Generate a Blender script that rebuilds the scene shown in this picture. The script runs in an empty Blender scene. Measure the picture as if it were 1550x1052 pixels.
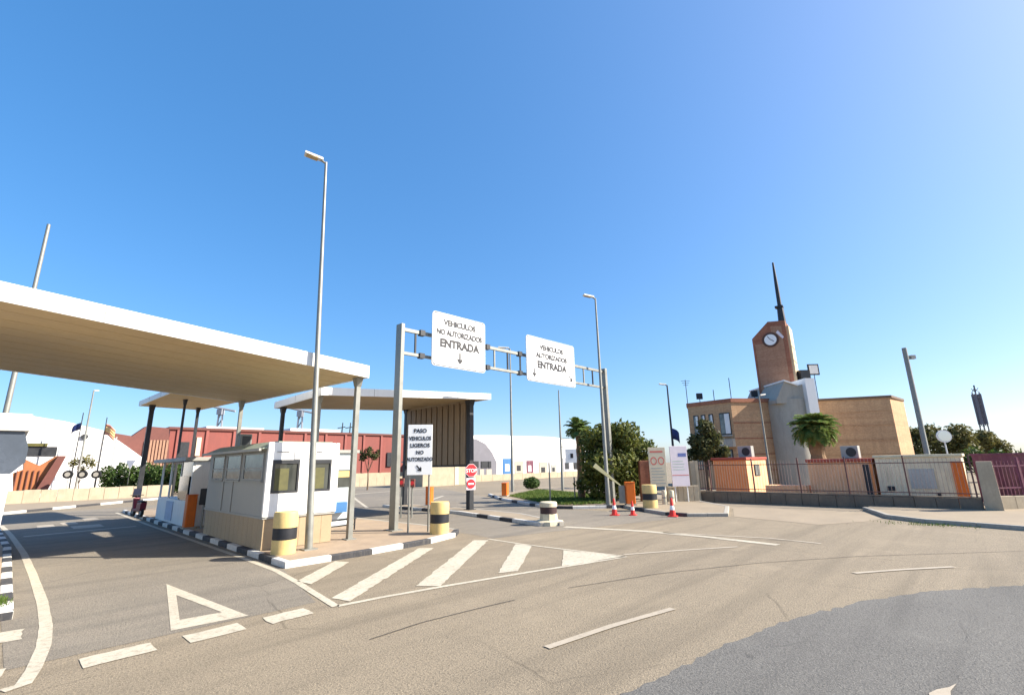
import bpy, bmesh, math, random
import numpy as np
from mathutils import Vector, Matrix
random.seed(7); rng = np.random.default_rng(7)
sc = bpy.context.scene
COL = sc.collection
# ------------------------------------------------------------------ camera
HEAD = math.radians(44.0)                      # heading of the view, from +X (X runs along the gantry, Y along the lanes)
FOC, CX, CY, CAMH = 725.0, 775.0, 526.0, 2.5
cu = Vector((-60.0, 2986.0, -FOC)).normalized()          # world up in camera axes
cf = Vector((0, 0, -1)); cf = (cf - cu * cf.dot(cu)).normalized()
cr = cf.cross(cu)
WF = Vector((math.cos(HEAD), math.sin(HEAD), 0)); WR = Vector((math.sin(HEAD), -math.cos(HEAD), 0)); WU = Vector((0, 0, 1))
ROT = Matrix([[WF[i] * cf[j] + WR[i] * cr[j] + WU[i] * cu[j] for j in range(3)] for i in range(3)])
cam = bpy.data.cameras.new('Camera'); camo = bpy.data.objects.new('Camera', cam); COL.objects.link(camo)
camo.matrix_world = Matrix.Translation((0, 0, CAMH)) @ ROT.to_4x4()
cam.sensor_width = 36; cam.lens = FOC / 1550 * 36; cam.clip_start = 0.05; cam.clip_end = 5000
sc.camera = camo
# ------------------------------------------------------------------ sky, sun, exposure
SUN_EL = math.radians(35.5); SUN_AZ = Vector((0.66, -0.75, 0)).normalized()
w = bpy.data.worlds.new('World'); sc.world = w; w.use_nodes = True
nt = w.node_tree; nt.nodes.clear()
sky = nt.nodes.new('ShaderNodeTexSky'); sky.sky_type = 'NISHITA'; sky.sun_disc = False
sky.sun_elevation = SUN_EL; sky.sun_rotation = math.atan2(SUN_AZ.x, SUN_AZ.y)
sky.altitude = 0; sky.air_density = 0.8; sky.dust_density = 1.4; sky.ozone_density = 5.0
bg = nt.nodes.new('ShaderNodeBackground'); bg.inputs['Strength'].default_value = 0.125
wo = nt.nodes.new('ShaderNodeOutputWorld')
hsv = nt.nodes.new('ShaderNodeHueSaturation'); hsv.inputs['Saturation'].default_value = 1.58; hsv.inputs['Hue'].default_value = .503; hsv.inputs['Value'].default_value = 1.58
gam = nt.nodes.new('ShaderNodeGamma'); gam.inputs['Gamma'].default_value = .58; nt.links.new(sky.outputs[0], gam.inputs['Color'])
nt.links.new(gam.outputs[0], hsv.inputs['Color']); nt.links.new(hsv.outputs[0], bg.inputs[0]); nt.links.new(bg.outputs[0], wo.inputs[0])
sl = bpy.data.lights.new('Sun', 'SUN'); sl.energy = 5.0; sl.angle = math.radians(0.53); sl.color = (1.0, 0.92, 0.79)
so = bpy.data.objects.new('Sun', sl); COL.objects.link(so)
sd = SUN_AZ * math.cos(SUN_EL) + Vector((0, 0, math.sin(SUN_EL)))
so.rotation_euler = sd.to_track_quat('Z', 'Y').to_euler()
sc.view_settings.view_transform = 'Standard'; sc.view_settings.look = 'None'
sc.view_settings.exposure = 1.25; sc.view_settings.gamma = 1.0; sc.view_settings.use_curve_mapping = False
sc.render.engine = 'CYCLES'
# ------------------------------------------------------------------ pixel -> place helpers (survey of the photograph)
def ray(x, y): return ROT @ Vector(((x - CX) / FOC, -(y - CY) / FOC, -1.0))
def G(x, y, z=0.0):
    d = ray(x, y); t = (z - CAMH) / d.z; return Vector((0, 0, CAMH)) + d * t
def Rr(x, y, D):                                # point at forward distance D
    d = ray(x, y); return Vector((0, 0, CAMH)) + d * (D / d.dot(WF))
def L(x, y, D):                                 # same, in the frame (across, away, up)
    p = Rr(x, y, D); return Vector((p.dot(WR), D, p.z))
RZ = HEAD - math.pi / 2                         # turn so that local +x runs across the view and -y faces the camera
# ------------------------------------------------------------------ materials
def nn(t, ty, **kw):
    n = t.nodes.new(ty)
    for k, v in kw.items(): setattr(n, k, v)
    return n
def mixc(t, fac, a, b, blend='MIX'):
    m = t.nodes.new('ShaderNodeMix'); m.data_type = 'RGBA'; m.blend_type = blend
    for s, v in ((0, fac), (6, a), (7, b)):
        if isinstance(v, bpy.types.NodeSocket): t.links.new(v, m.inputs[s])
        elif s == 0: m.inputs[0].default_value = v
        else: m.inputs[s].default_value = (*v, 1) if len(v) == 3 else v
    return m.outputs[2]
def noise(t, vec, scale, detail=4, rough=.55):
    n = nn(t, 'ShaderNodeTexNoise'); n.inputs['Scale'].default_value = scale; n.inputs['Detail'].default_value = detail
    n.inputs['Roughness'].default_value = rough; t.links.new(vec, n.inputs['Vector']); return n.outputs['Fac']
def ramp(t, fac, a, b, v0=0.0, v1=1.0):
    n = nn(t, 'ShaderNodeMapRange'); n.inputs['From Min'].default_value = a; n.inputs['From Max'].default_value = b
    n.inputs['To Min'].default_value = v0; n.inputs['To Max'].default_value = v1; t.links.new(fac, n.inputs['Value']); return n.outputs[0]
def base(name, rough, metal=0.0, spec=.35):
    m = bpy.data.materials.new(name); m.use_nodes = True; t = m.node_tree; b = t.nodes['Principled BSDF']
    b.inputs['Roughness'].default_value = rough; b.inputs['Metallic'].default_value = metal
    b.inputs['Specular IOR Level'].default_value = spec
    return m, t, b
def mul(c, k): return tuple(min(1, x * k) for x in c)
MATS = {}
def M(name, col, rough=.6, var=.14, scale=2.0, bump=0.0, metal=0.0, dirt=None, damt=.35, bscale=40, band=None):
    if name in MATS: return MATS[name]
    m, t, b = base(name, rough, metal)
    pos = nn(t, 'ShaderNodeNewGeometry').outputs['Position']
    n1 = noise(t, pos, scale, 5); n2 = noise(t, pos, scale * 9, 4)
    c = mixc(t, ramp(t, n1, .3, .7), mul(col, 1 - var), mul(col, 1 + var))
    c = mixc(t, ramp(t, n2, .35, .65, 0, .5), c, mul(col, 1 - var * 1.2))
    if dirt:
        mp = nn(t, 'ShaderNodeMapping'); mp.inputs['Scale'].default_value = (1, 1, .18); t.links.new(pos, mp.inputs[0])
        n3 = noise(t, mp.outputs[0], scale * 4, 6, .65)
        c = mixc(t, ramp(t, n3, .5, .75, 0, damt), c, dirt)
    if band:
        mp = nn(t, 'ShaderNodeMapping'); mp.inputs['Scale'].default_value = (.06, .06, 1.7); t.links.new(pos, mp.inputs[0])
        c = mixc(t, ramp(t, noise(t, mp.outputs[0], 1.6, 4, .7), .42, .62, 0, .42), c, band)
        cb = nn(t, 'ShaderNodeVectorMath', operation='DOT_PRODUCT'); cb.inputs[1].default_value = (.75, -.75, 0); t.links.new(pos, cb.inputs[0])
        sx = nn(t, 'ShaderNodeSeparateXYZ'); t.links.new(pos, sx.inputs[0]); cx3 = nn(t, 'ShaderNodeCombineXYZ'); t.links.new(cb.outputs['Value'], cx3.inputs[0]); t.links.new(sx.outputs[2], cx3.inputs[1])
        bk = nn(t, 'ShaderNodeTexBrick'); bk.inputs['Scale'].default_value = 4.0; bk.inputs['Mortar Size'].default_value = .035; t.links.new(cx3.outputs[0], bk.inputs['Vector'])
        bk.inputs['Color1'].default_value = (1, 1, 1, 1); bk.inputs['Color2'].default_value = (.7, .66, .62, 1); bk.inputs['Mortar'].default_value = (.75, .72, .68, 1)
        c = mixc(t, .8, c, bk.outputs['Color'], 'MULTIPLY')
    t.links.new(c, b.inputs['Base Color'])
    t.links.new(ramp(t, n1, .3, .7, max(.05, rough - .08), min(1, rough + .08)), b.inputs['Roughness'])
    if bump:
        bp = nn(t, 'ShaderNodeBump'); bp.inputs['Strength'].default_value = bump; bp.inputs['Distance'].default_value = .01
        t.links.new(noise(t, pos, bscale, 5), bp.inputs['Height']); t.links.new(bp.outputs[0], b.inputs['Normal'])
    MATS[name] = m; return m
def asphalt(name, col, warm, speck=.5, streak=(0, 0, 1)):
    m, t, b = base(name, .82, 0, .3)
    pos = nn(t, 'ShaderNodeNewGeometry').outputs['Position']
    big = noise(t, pos, .13, 4); mid = noise(t, pos, 1.1, 6, .65); fin = noise(t, pos, 30, 4, .7); fin2 = noise(t, pos, 75, 2, .6)
    c = mixc(t, ramp(t, big, .35, .65), col, warm)
    c = mixc(t, ramp(t, mid, .42, .72, 0, .32), c, mul(col, .68))
    c = mixc(t, ramp(t, noise(t, pos, 11, 5, .7), .45, .72, 0, .4), c, mul(col, .62)); c = mixc(t, ramp(t, noise(t, pos, 4.5, 5, .7), .52, .75, 0, .35), c, mul(warm, 1.25))
    c = mixc(t, ramp(t, fin, .5, .66, 0, speck * .85), c, mul(col, .34))
    c = mixc(t, ramp(t, fin2, .54, .7, 0, speck * .85), c, mul(warm, 2.0))
    c = mixc(t, ramp(t, noise(t, pos, .55, 3, .6), .56, .68, 0, .4), c, mul(warm, 1.22)); c = mixc(t, ramp(t, noise(t, pos, 2.3, 2, .5), .70, .78, 0, .5), c, mul(col, .5))
    # tyre polish running along the lane
    mp = nn(t, 'ShaderNodeMapping'); mp.inputs['Rotation'].default_value = (0, 0, streak[0]); mp.inputs['Scale'].default_value = (.06, .9, 1); t.links.new(pos, mp.inputs[0])
    st = noise(t, mp.outputs[0], 1.6, 3); c = mixc(t, ramp(t, st, .48, .7, 0, .55), c, mul(col, .66))
    # hairline cracks and sealed joints
    nv = nn(t, 'ShaderNodeTexNoise'); nv.inputs['Scale'].default_value = 1.2; t.links.new(pos, nv.inputs['Vector'])
    wv = mixc(t, .28, pos, nv.outputs['Color'], 'ADD')
    vo = nn(t, 'ShaderNodeTexVoronoi'); vo.feature = 'DISTANCE_TO_EDGE'; vo.inputs['Scale'].default_value = .2; t.links.new(wv, vo.inputs['Vector'])
    ck = ramp(t, vo.outputs['Distance'], .002, .005, 1, 0)
    gate = nn(t, 'ShaderNodeMath', operation='MULTIPLY'); t.links.new(ck, gate.inputs[0]); t.links.new(ramp(t, noise(t, pos, .35, 2), .48, .6, 0, .45), gate.inputs[1])
    c = mixc(t, gate.outputs[0], c, mul(col, .4))
    t.links.new(c, b.inputs['Base Color'])
    bp = nn(t, 'ShaderNodeBump'); bp.inputs['Strength'].default_value = .9; bp.inputs['Distance'].default_value = .02
    t.links.new(fin, bp.inputs['Height']); t.links.new(bp.outputs[0], b.inputs['Normal'])
    return m
def paintmat(name, col, under, wear=.5):
    m, t, b = base(name, .7)
    pos = nn(t, 'ShaderNodeNewGeometry').outputs['Position']
    n = noise(t, pos, 9, 8, .7); n2 = noise(t, pos, 55, 3, .6); n3 = noise(t, pos, 1.3, 3)
    c = mixc(t, ramp(t, n3, .3, .7), mul(col, .85), col)
    c = mixc(t, ramp(t, n, .5, .72, 0, wear), c, under)
    c = mixc(t, ramp(t, n2, .52, .7, 0, wear * .7), c, under)
    t.links.new(c, b.inputs['Base Color']); return m
A_MAIN = asphalt('asphalt_main', (.222, .182, .130), (.258, .210, .147), .95, (-.55, 0, 0))
A_LANE = asphalt('asphalt_lane', (.190, .168, .138), (.225, .194, .152), .8, (math.pi / 2, 0, 0))
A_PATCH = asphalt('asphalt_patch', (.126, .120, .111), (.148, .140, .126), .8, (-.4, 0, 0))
PAINT = paintmat('road_paint', (.50, .45, .355), (.21, .175, .13), .85)
PAINT2 = paintmat('worn_paint', (.40, .345, .27), (.25, .21, .16), .7)
KW = M('kerb_white', (.62, .60, .56), .7, .12, 6, .3, dirt=(.2, .18, .15), damt=.6)
KB = M('kerb_black', (.045, .045, .05), .75, .25, 6, .3, dirt=(.18, .16, .13), damt=.5)
KG = M('kerb_grey', (.36, .33, .28), .8, .15, 5, .3, dirt=(.15, .13, .11))
PAVE = M('paving', (.33, .25, .175), .8, .14, 1.4, .35, dirt=(.2, .16, .13), damt=.3, bscale=18)
CONC = M('concrete_walk', (.275, .222, .158), .85, .12, .9, .3, dirt=(.25, .21, .17), damt=.4, bscale=25)
WHITE = M('white_paint_metal', (.78, .77, .74), .45, .05, 1.5, dirt=(.45, .40, .32), damt=.25)
FASCIA = M('fascia_white', (.80, .79, .76), .5, .04, 1.0, dirt=(.5, .46, .38), damt=.15)
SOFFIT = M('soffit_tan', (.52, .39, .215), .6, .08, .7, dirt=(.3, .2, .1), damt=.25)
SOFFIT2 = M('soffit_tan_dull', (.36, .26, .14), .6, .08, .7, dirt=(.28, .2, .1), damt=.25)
GALV = M('galvanised', (.25, .25, .225), .5, .12, 3, metal=.35, dirt=(.2, .19, .16), damt=.3)
GALVD = M('dark_metal', (.035, .037, .042), .5, .2, 3, metal=.2)
BEIGE = M('beige_panel', (.37, .28, .175), .6, .10, 1.5, dirt=(.3, .23, .15), damt=.4)
GREYP = M('booth_grey', (.33, .325, .30), .55, .06, 1.2, dirt=(.4, .38, .33), damt=.3)
GREENROOF = M('booth_roof', (.30, .34, .27), .6, .15, 2)
YEL = M('yellow_paint', (.64, .47, .19), .55, .12, 4, .2, dirt=(.4, .32, .15), damt=.5)
BLK = M('black_paint', (.022, .023, .028), .55, .2, 4)
CREAM = M('cream_concrete', (.60, .53, .38), .75, .1, 4, .2, dirt=(.3, .26, .18), damt=.4)
ORANGE = M('orange_plastic', (.72, .16, .02), .5, .1, 3, dirt=(.4, .12, .04), damt=.4)
REDP = M('red_sign', (.70, .035, .045), .45, .05, 3)
SIGNW = M('sign_white', (.86, .86, .85), .4, .02, 2)
INK = M('sign_ink', (.02, .02, .025), .5, .1, 5)
REDCONE = M('cone_red', (.72, .045, .035), .5, .08, 5)
CORRUG = M('corrugated_brown', (.27, .195, .12), .55, .12, 1.5, dirt=(.08, .06, .04), damt=.4)
REDWALL = M('red_render', (.235, .072, .060), .8, .1, .35, dirt=(.3, .08, .06), damt=.5)
REDBROWN = M('rust_roof', (.145, .055, .045), .8, .15, .5)
WHITEB = M('white_membrane', (.80, .79, .77), .6, .04, .4, dirt=(.6, .57, .52), damt=.25)
BRICK = M('brick_tan', (.60, .38, .215), .85, .12, .6, .2, dirt=(.26, .14, .08), damt=.4, band=(.40, .22, .12))
BRICKR = M('brick_red', (.40, .17, .105), .85, .14, .8, .2, dirt=(.2, .08, .05), damt=.4, band=(.24, .09, .055))
BRICKT = M('brick_brown', (.44, .25, .16), .85, .12, .6, .2, dirt=(.24, .13, .09), damt=.4, band=(.32, .16, .10))
GREYC = M('grey_concrete', (.40, .365, .305), .8, .1, .8, .2, dirt=(.2, .19, .17), damt=.4)
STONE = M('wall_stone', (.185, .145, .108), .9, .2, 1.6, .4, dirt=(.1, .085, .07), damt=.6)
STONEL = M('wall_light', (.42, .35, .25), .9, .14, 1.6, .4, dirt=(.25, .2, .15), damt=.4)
OSHED = M('orange_shed', (.86, .31, .11), .65, .1, 1.2, dirt=(.36, .12, .05), damt=.4)
OSHED2 = M('orange_shed_pale', (.86, .47, .25), .65, .1, 1.2, dirt=(.4, .2, .1), damt=.4)
SHEDTOP = M('shed_top_red', (.38, .07, .045), .6, .12, 1.5)
BEIGES = M('beige_shed', (.78, .66, .46), .65, .1, 1.2, dirt=(.36, .28, .17), damt=.4)
PURPLE = M('purple_panel', (.15, .05, .08), .75, .35, .9, dirt=(.30, .17, .14), damt=.7)
FENCEP = M('fence_maroon', (.13, .06, .055), .55, .15, 3)
BARK = M('bark', (.13, .09, .06), .9, .2, 4, .5)
PALMBARK = M('palm_bark', (.24, .15, .085), .95, .25, 6, .6)
TYRE = M('rubber', (.018, .018, .019), .8, .2, 5)
RUST = M('rust_brown', (.36, .135, .055), .8, .15, 1.0, dirt=(.2, .07, .03), damt=.5)
BLUEF = M('flag_blue', (.02, .035, .13), .7, .1, 2)
YELF = M('flag_yellow', (.80, .52, .22), .7, .05, 2)
REDF = M('flag_red', (.60, .26, .16), .7, .05, 2)
BLUEP = M('blue_panel', (.05, .16, .36), .5, .1, 2)
GREYD = M('slate_grey', (.17, .165, .19), .7, .12, .8)
PINK = M('pale_print', (.74, .66, .70), .5, .04, 3)
TANS = M('tan_board', (.62, .55, .40), .55, .06, 3)
PINKRED = M('faded_red', (.60, .16, .13), .6, .1, 5)
GREYINK = M('faded_ink', (.33, .36, .34), .6, .1, 5)
SOIL = M('dry_soil', (.30, .21, .12), .95, .2, 2, .4)
def glass(name, tint):
    m, t, b = base(name, .08, 0, .6); pos = nn(t, 'ShaderNodeNewGeometry').outputs['Position']
    t.links.new(mixc(t, ramp(t, noise(t, pos, 1.4, 2), .35, .65), mul(tint, .6), mul(tint, 1.5)), b.inputs['Base Color']); return m
GLASS = glass('window_glass', (.05, .055, .05)); GLASSB = glass('window_glass_side', (.12, .13, .125))
CURT = M('interior_yellow', (.11, .105, .045), .8, .2, 6)
def leafmat(name, a, b2, dry):
    m, t, b = base(name, .6, 0, .3); g = nn(t, 'ShaderNodeNewGeometry'); pos = g.outputs['Position']
    c = mixc(t, ramp(t, noise(t, pos, .9, 3), .35, .65), a, b2)
    c = mixc(t, ramp(t, noise(t, pos, 7, 2), .52, .7, 0, .7), c, dry)
    rnd = ramp(t, g.outputs['Random Per Island'], 0, 1, .65, 1.3)
    hs = nn(t, 'ShaderNodeHueSaturation'); t.links.new(rnd, hs.inputs['Value']); t.links.new(c, hs.inputs['Color'])
    t.links.new(hs.outputs[0], b.inputs['Base Color'])
    tr = nn(t, 'ShaderNodeBsdfTranslucent'); t.links.new(hs.outputs[0], tr.inputs[0])
    mx = nn(t, 'ShaderNodeMixShader'); mx.inputs[0].default_value = .3
    t.links.new(b.outputs[0], mx.inputs[1]); t.links.new(tr.outputs[0], mx.inputs[2]); t.links.new(mx.outputs[0], t.nodes['Material Output'].inputs[0])
    return m
LEAF = leafmat('leaf_ficus', (.075, .105, .022), (.13, .15, .03), (.26, .21, .05))
LEAFD = leafmat('leaf_dark', (.05, .065, .022), (.09, .095, .03), (.16, .12, .05))
LEAFP = leafmat('leaf_palm', (.15, .24, .06), (.22, .31, .085), (.42, .36, .14))
LEAFH = leafmat('leaf_hedge', (.035, .075, .016), (.06, .11, .022), (.10, .12, .03))
LEAFO = leafmat('leaf_olive', (.10, .10, .03), (.15, .14, .04), (.20, .15, .06))
GRASS = leafmat('grass_blade', (.07, .13, .02), (.11, .17, .03), (.22, .20, .06))
# ------------------------------------------------------------------ mesh helpers
class MB:
    def __init__(s): s.v = []; s.f = []
    def add(s, vs, fs):
        o = len(s.v); s.v += [tuple(v) for v in vs]; s.f += [tuple(i + o for i in f) for f in fs]; return s
    def box(s, a, b):
        x0, y0, z0 = a; x1, y1, z1 = b
        return s.add([(x0, y0, z0), (x1, y0, z0), (x1, y1, z0), (x0, y1, z0), (x0, y0, z1), (x1, y0, z1), (x1, y1, z1), (x0, y1, z1)],
                     [(0, 3, 2, 1), (4, 5, 6, 7), (0, 1, 5, 4), (1, 2, 6, 5), (2, 3, 7, 6), (3, 0, 4, 7)])
    def hexa(s, lo, hi):                        # two quads, lower and upper (counter-clockwise)
        return s.add(list(lo) + list(hi), [(0, 3, 2, 1), (4, 5, 6, 7), (0, 1, 5, 4), (1, 2, 6, 5), (2, 3, 7, 6), (3, 0, 4, 7)])
    def tube(s, pts, rad, n=10, cap=True):
        pts = [Vector(p) for p in pts]
        if not hasattr(rad, '__len__'): rad = [rad] * len(pts)
        rings = []; ref = None
        for i, p in enumerate(pts):
            d = (pts[min(i + 1, len(pts) - 1)] - pts[max(i - 1, 0)]).normalized()
            if ref is None: ref = d.orthogonal().normalized()
            a = (ref - d * ref.dot(d)).normalized(); ref = a; b = d.cross(a)
            rings.append([p + (a * math.cos(2 * math.pi * k / n) + b * math.sin(2 * math.pi * k / n)) * rad[i] for k in range(n)])
        vs = [v for r in rings for v in r]; fs = []
        for i in range(len(pts) - 1):
            for k in range(n):
                k2 = (k + 1) % n; fs.append((i * n + k, i * n + k2, (i + 1) * n + k2, (i + 1) * n + k))
        if cap: fs.append(tuple(range(n - 1, -1, -1))); fs.append(tuple((len(pts) - 1) * n + k for k in range(n)))
        return s.add(vs, fs)
    def lathe(s, prof, n=24):                   # (r, z) from the bottom up
        vs = []; fs = []
        for r, z in prof: vs += [(r * math.cos(2 * math.pi * k / n), r * math.sin(2 * math.pi * k / n), z) for k in range(n)]
        for i in range(len(prof) - 1):
            for k in range(n): k2 = (k + 1) % n; fs.append((i * n + k, i * n + k2, (i + 1) * n + k2, (i + 1) * n + k))
        fs.append(tuple(range(n - 1, -1, -1))); fs.append(tuple((len(prof) - 1) * n + k for k in range(n)))
        return s.add(vs, fs)
    def prism(s, poly, z0, z1):                 # poly counter-clockwise in xy
        n = len(poly)
        return s.add([(x, y, z0) for x, y in poly] + [(x, y, z1) for x, y in poly],
                     [tuple(range(n - 1, -1, -1)), tuple(range(n, 2 * n))] + [(i, (i + 1) % n, n + (i + 1) % n, n + i) for i in range(n)])
    def prismy(s, poly, y0, y1):                # poly in xz seen from -y, counter-clockwise
        n = len(poly)
        return s.add([(x, y0, z) for x, z in poly] + [(x, y1, z) for x, z in poly],
                     [tuple(range(n)), tuple(range(2 * n - 1, n - 1, -1))] + [(i, n + i, n + (i + 1) % n, (i + 1) % n) for i in range(n)])
    def mesh(s, name, smooth=False):
        me = bpy.data.meshes.new(name); me.from_pydata(s.v, [], s.f); me.update()
        if smooth:
            me.polygons.foreach_set('use_smooth', [True] * len(me.polygons)); me.set_sharp_from_angle(angle=math.radians(40))
        return me
    def build(s, name, mat, parent=None, smooth=False, loc=None, rz=0, bevel=0):
        me = s.mesh(name, smooth); me.materials.append(mat); o = link(name, me, parent, loc, rz)
        if bevel:
            b = o.modifiers.new('b', 'BEVEL'); b.width = bevel; b.segments = 2; b.limit_method = 'ANGLE'
        return o
def link(name, data, parent=None, loc=None, rz=0, scale=None):
    o = bpy.data.objects.new(name, data); COL.objects.link(o)
    if parent is not None: o.parent = parent
    if loc is not None: o.location = loc
    if rz: o.rotation_euler = (0, 0, rz)
    if scale: o.scale = scale
    return o
def tag(o, label, cat, group=None):
    o['label'] = label; o['category'] = cat
    if group: o['group'] = group
    return o
def thing(name, label, cat, loc=(0, 0, 0), rz=0, group=None): return tag(link(name, None, None, loc, rz), label, cat, group)
def structure(o): o['kind'] = 'structure'; return o
def copy_tree(o, parent=None):
    c = o.copy(); COL.objects.link(c); c.parent = parent
    for ch in list(o.children): copy_tree(ch, c)
    return c
def bx(name, a, b, mat, parent, bevel=0): return MB().box(a, b).build(name, mat, parent, bevel=bevel)
def text(name, body, size, mat, parent, loc, bold=.012, sx=1.0):
    cu_ = bpy.data.curves.new(name, 'FONT'); cu_.body = body; cu_.size = size; cu_.align_x = 'CENTER'; cu_.offset = bold * size; cu_.extrude = .003
    tmp = bpy.data.objects.new('tmp', cu_); COL.objects.link(tmp); bpy.context.view_layer.update()
    me = bpy.data.meshes.new_from_object(tmp.evaluated_get(bpy.context.evaluated_depsgraph_get()))
    bpy.data.objects.remove(tmp); me.materials.clear(); me.materials.append(mat); me.name = name
    me.transform(Matrix.Rotation(math.pi / 2, 4, 'X') @ Matrix.Diagonal((sx, 1, 1, 1)))
    return link(name, me, parent, loc)
def sheet(name, pts, z, mat, parent=None):
    return MB().add([(p[0], p[1], z) for p in pts], [tuple(range(len(pts)))]).build(name, mat, parent)
# ------------------------------------------------------------------ ground, lanes, markings
gm = MB(); N = 28; xs = [-700 + 1400 * i / N for i in range(N + 1)]
gm.add([(x, y, 0) for y in xs for x in xs], [(j * (N + 1) + i, j * (N + 1) + i + 1, (j + 1) * (N + 1) + i + 1, (j + 1) * (N + 1) + i) for j in range(N) for i in range(N)])
structure(gm.build('road', A_MAIN))
structure(sheet('lane_surface', [(.4, 9.75), (4.55, 9.75), (5.35, 13.4), (5.45, 36), (9, 46), (0, 44)], .004, A_LANE))
structure(sheet('lane_surface', [(12.4, 14.2), (12.2, 12.9), (16.2, 11.9), (21.6, 10.4), (22.6, 12.8), (21.8, 18.4), (25, 25.5), (32, 40), (45, 70), (12, 60), (11.5, 34.5), (12.2, 22)], .004, A_LANE))
patch = [(5.15, 3.36), (5.96, 3.28), (7.4, 3.1), (9.24, 2.72), (10.99, 2.12), (12.53, 1.32), (14.3, -.02), (17, -3), (22, -12), (10, -20), (-6, -14), (-6, 2.4), (0, 3.2)]
def rag(pts, step=.16, amp=.011):
    out = []
    for i, p in enumerate(pts):
        q = pts[(i + 1) % len(pts)]; p = Vector((p[0], p[1])); q = Vector((q[0], q[1])); d = q - p; n_ = max(1, int(d.length / step)); nr = Vector((-d.y, d.x)).normalized()
        for k in range(n_): out.append(p + d * k / n_ + nr * random.gauss(0, amp))
    return out
def mark(name, pts, mat=PAINT, z=.009):
    a = sum(pts[i][0] * pts[(i + 1) % len(pts)][1] - pts[(i + 1) % len(pts)][0] * pts[i][1] for i in range(len(pts)))
    pts = pts if a > 0 else pts[::-1]; return structure(sheet(name, rag(pts), z, mat))
def strip(name, pts, wd, mat=PAINT, z=.009):
    pts = [Vector((p[0], p[1])) for p in pts]; l = []; r = []; fine = []
    for a, b in zip(pts[:-1], pts[1:]):
        n_ = max(1, int((b - a).length / .3)); fine += [a.lerp(b, k / n_) for k in range(n_)]
    pts = fine + [pts[-1]]
    for i, p in enumerate(pts):
        d = (pts[min(i + 1, len(pts) - 1)] - pts[max(i - 1, 0)]).normalized(); n = Vector((-d.y, d.x)) * wd / 2; l.append(p + n * random.uniform(.95, 1.04)); r.append(p - n * random.uniform(.95, 1.04))
    m = MB(); k = len(pts); m.add([(*p, z) for p in r] + [(*p, z) for p in l], [(i, i + 1, k + i + 1, k + i) for i in range(k - 1)])
    return structure(m.build(name, mat))
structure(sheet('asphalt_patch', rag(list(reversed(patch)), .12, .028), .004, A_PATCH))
SEAL = M('joint_sealant', (.115, .096, .072), .7, .4, 3)
for pth in ([(560, 968), (640, 942), (720, 922), (780, 908)], [(860, 890), (1000, 868), (1150, 852), (1300, 842), (1550, 834)], [(1000, 806), (1080, 815), (1200, 818)]): strip('sealed_joint', [(G(*q).x, G(*q).y) for q in pth], .024, SEAL, .011)
for x0, x1 in ((1.12, 1.92), (2.33, 3.11), (3.49, 4.21)): mark('yield_dash', [(x0, 9.02), (x1, 9.06), (x1, 9.53), (x0, 9.49)])
tri = MB(); o3 = [(2.26, 9.93), (3.38, 9.83), (2.96, 13.92)]; i3 = [(2.50, 10.50), (3.13, 10.42), (2.87, 12.55)]
tri.add([(*p, .009) for p in o3 + i3], [(0, 1, 4, 3), (1, 2, 5, 4), (2, 0, 3, 5)]); structure(tri.build('yield_triangle_marking', PAINT))
mark('hatch_stripe', [(5.02, 11.8), (5.12, 11.25), (6.9, 12.95), (6.7, 13.38)])
mark('hatch_stripe', [(4.88, 9.78), (5.0, 9.28), (9.72, 12.95), (9.42, 13.3)])
mark('hatch_stripe', [(6.52, 9.3), (6.85, 8.88), (11.8, 12.7), (11.5, 13.1)])
mark('hatch_stripe', [(8.5, 8.82), (8.95, 8.6), (11.92, 10.8), (11.78, 11.4)])
mark('hatch_tip', [(10.05, 8.12), (12.1, 7.55), (11.85, 9.5)])
strip('hatch_edge_line', [(4.7, 9.16), (5.6, 9.05), (7, 8.78), (9, 8.32), (10.5, 7.92), (12.1, 7.55)], .14)
strip('hatch_edge_line', [(12.1, 7.6), (11.98, 9.5), (11.9, 11.2), (12.0, 12.9)], .12)
strip('lane_edge_line', [(4.66, 9.16), (4.98, 11.6), (5.16, 13.4), (5.2, 16), (5.2, 22), (5.2, 30), (5.3, 40)], .15)
lo = [(.38, 8.88), (.56, 8.95), (.67, 9.5), (.81, 10.6), (.89, 11.9), (.93, 14.0), (.91, 17.7), (.84, 22.9), (.6, 30), (.3, 36)]
strip('left_edge_line', lo, .17)
mark('left_bar', [(-1.6, 11.55), (.57, 11.29), (.64, 11.98), (-1.6, 12.3)]); mark('left_bar', [(-1.6, 9.3), (.3, 9.2), (.42, 9.85), (-1.6, 9.95)])
strip('centre_dash', [(5.65, 4.9), (7.0, 4.72), (8.47, 4.42)], .13, PAINT2, .013); strip('centre_dash', [(13.45, 2.62), (14.5, 1.9), (15.55, 1.06)], .13, PAINT2, .013)
mark('turn_arrow', [G(1405, 1050), G(1450, 1036), G(1442, 1048), G(1440, 1075), G(1410, 1075)], PAINT2, .013)
strip('stop_line', [(16.05, 12.75), (16.75, 9.6), (16.7, 7.2), (16.4, 5.0)], .34)
strip('worn_edge_line', [(12.3, 7.75), (13.9, 6.8), (15.4, 5.8)], .14, PAINT2); strip('worn_edge_line', [(16.8, 8.9), (17.6, 5.6), (17.4, 4.1)], .16, PAINT2)
strip('lane_stop_line', [(.95, 28.9), (4.7, 29.3)], .3); strip('far_lane_line', [(16.2, 28.5), (19.5, 36), (25, 48)], .2)
strip('far_lane_line', [(14, 40), (24, 44), (34, 46)], .4); strip('far_lane_line', [(22, 30), (26, 33.5)], .25)
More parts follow.
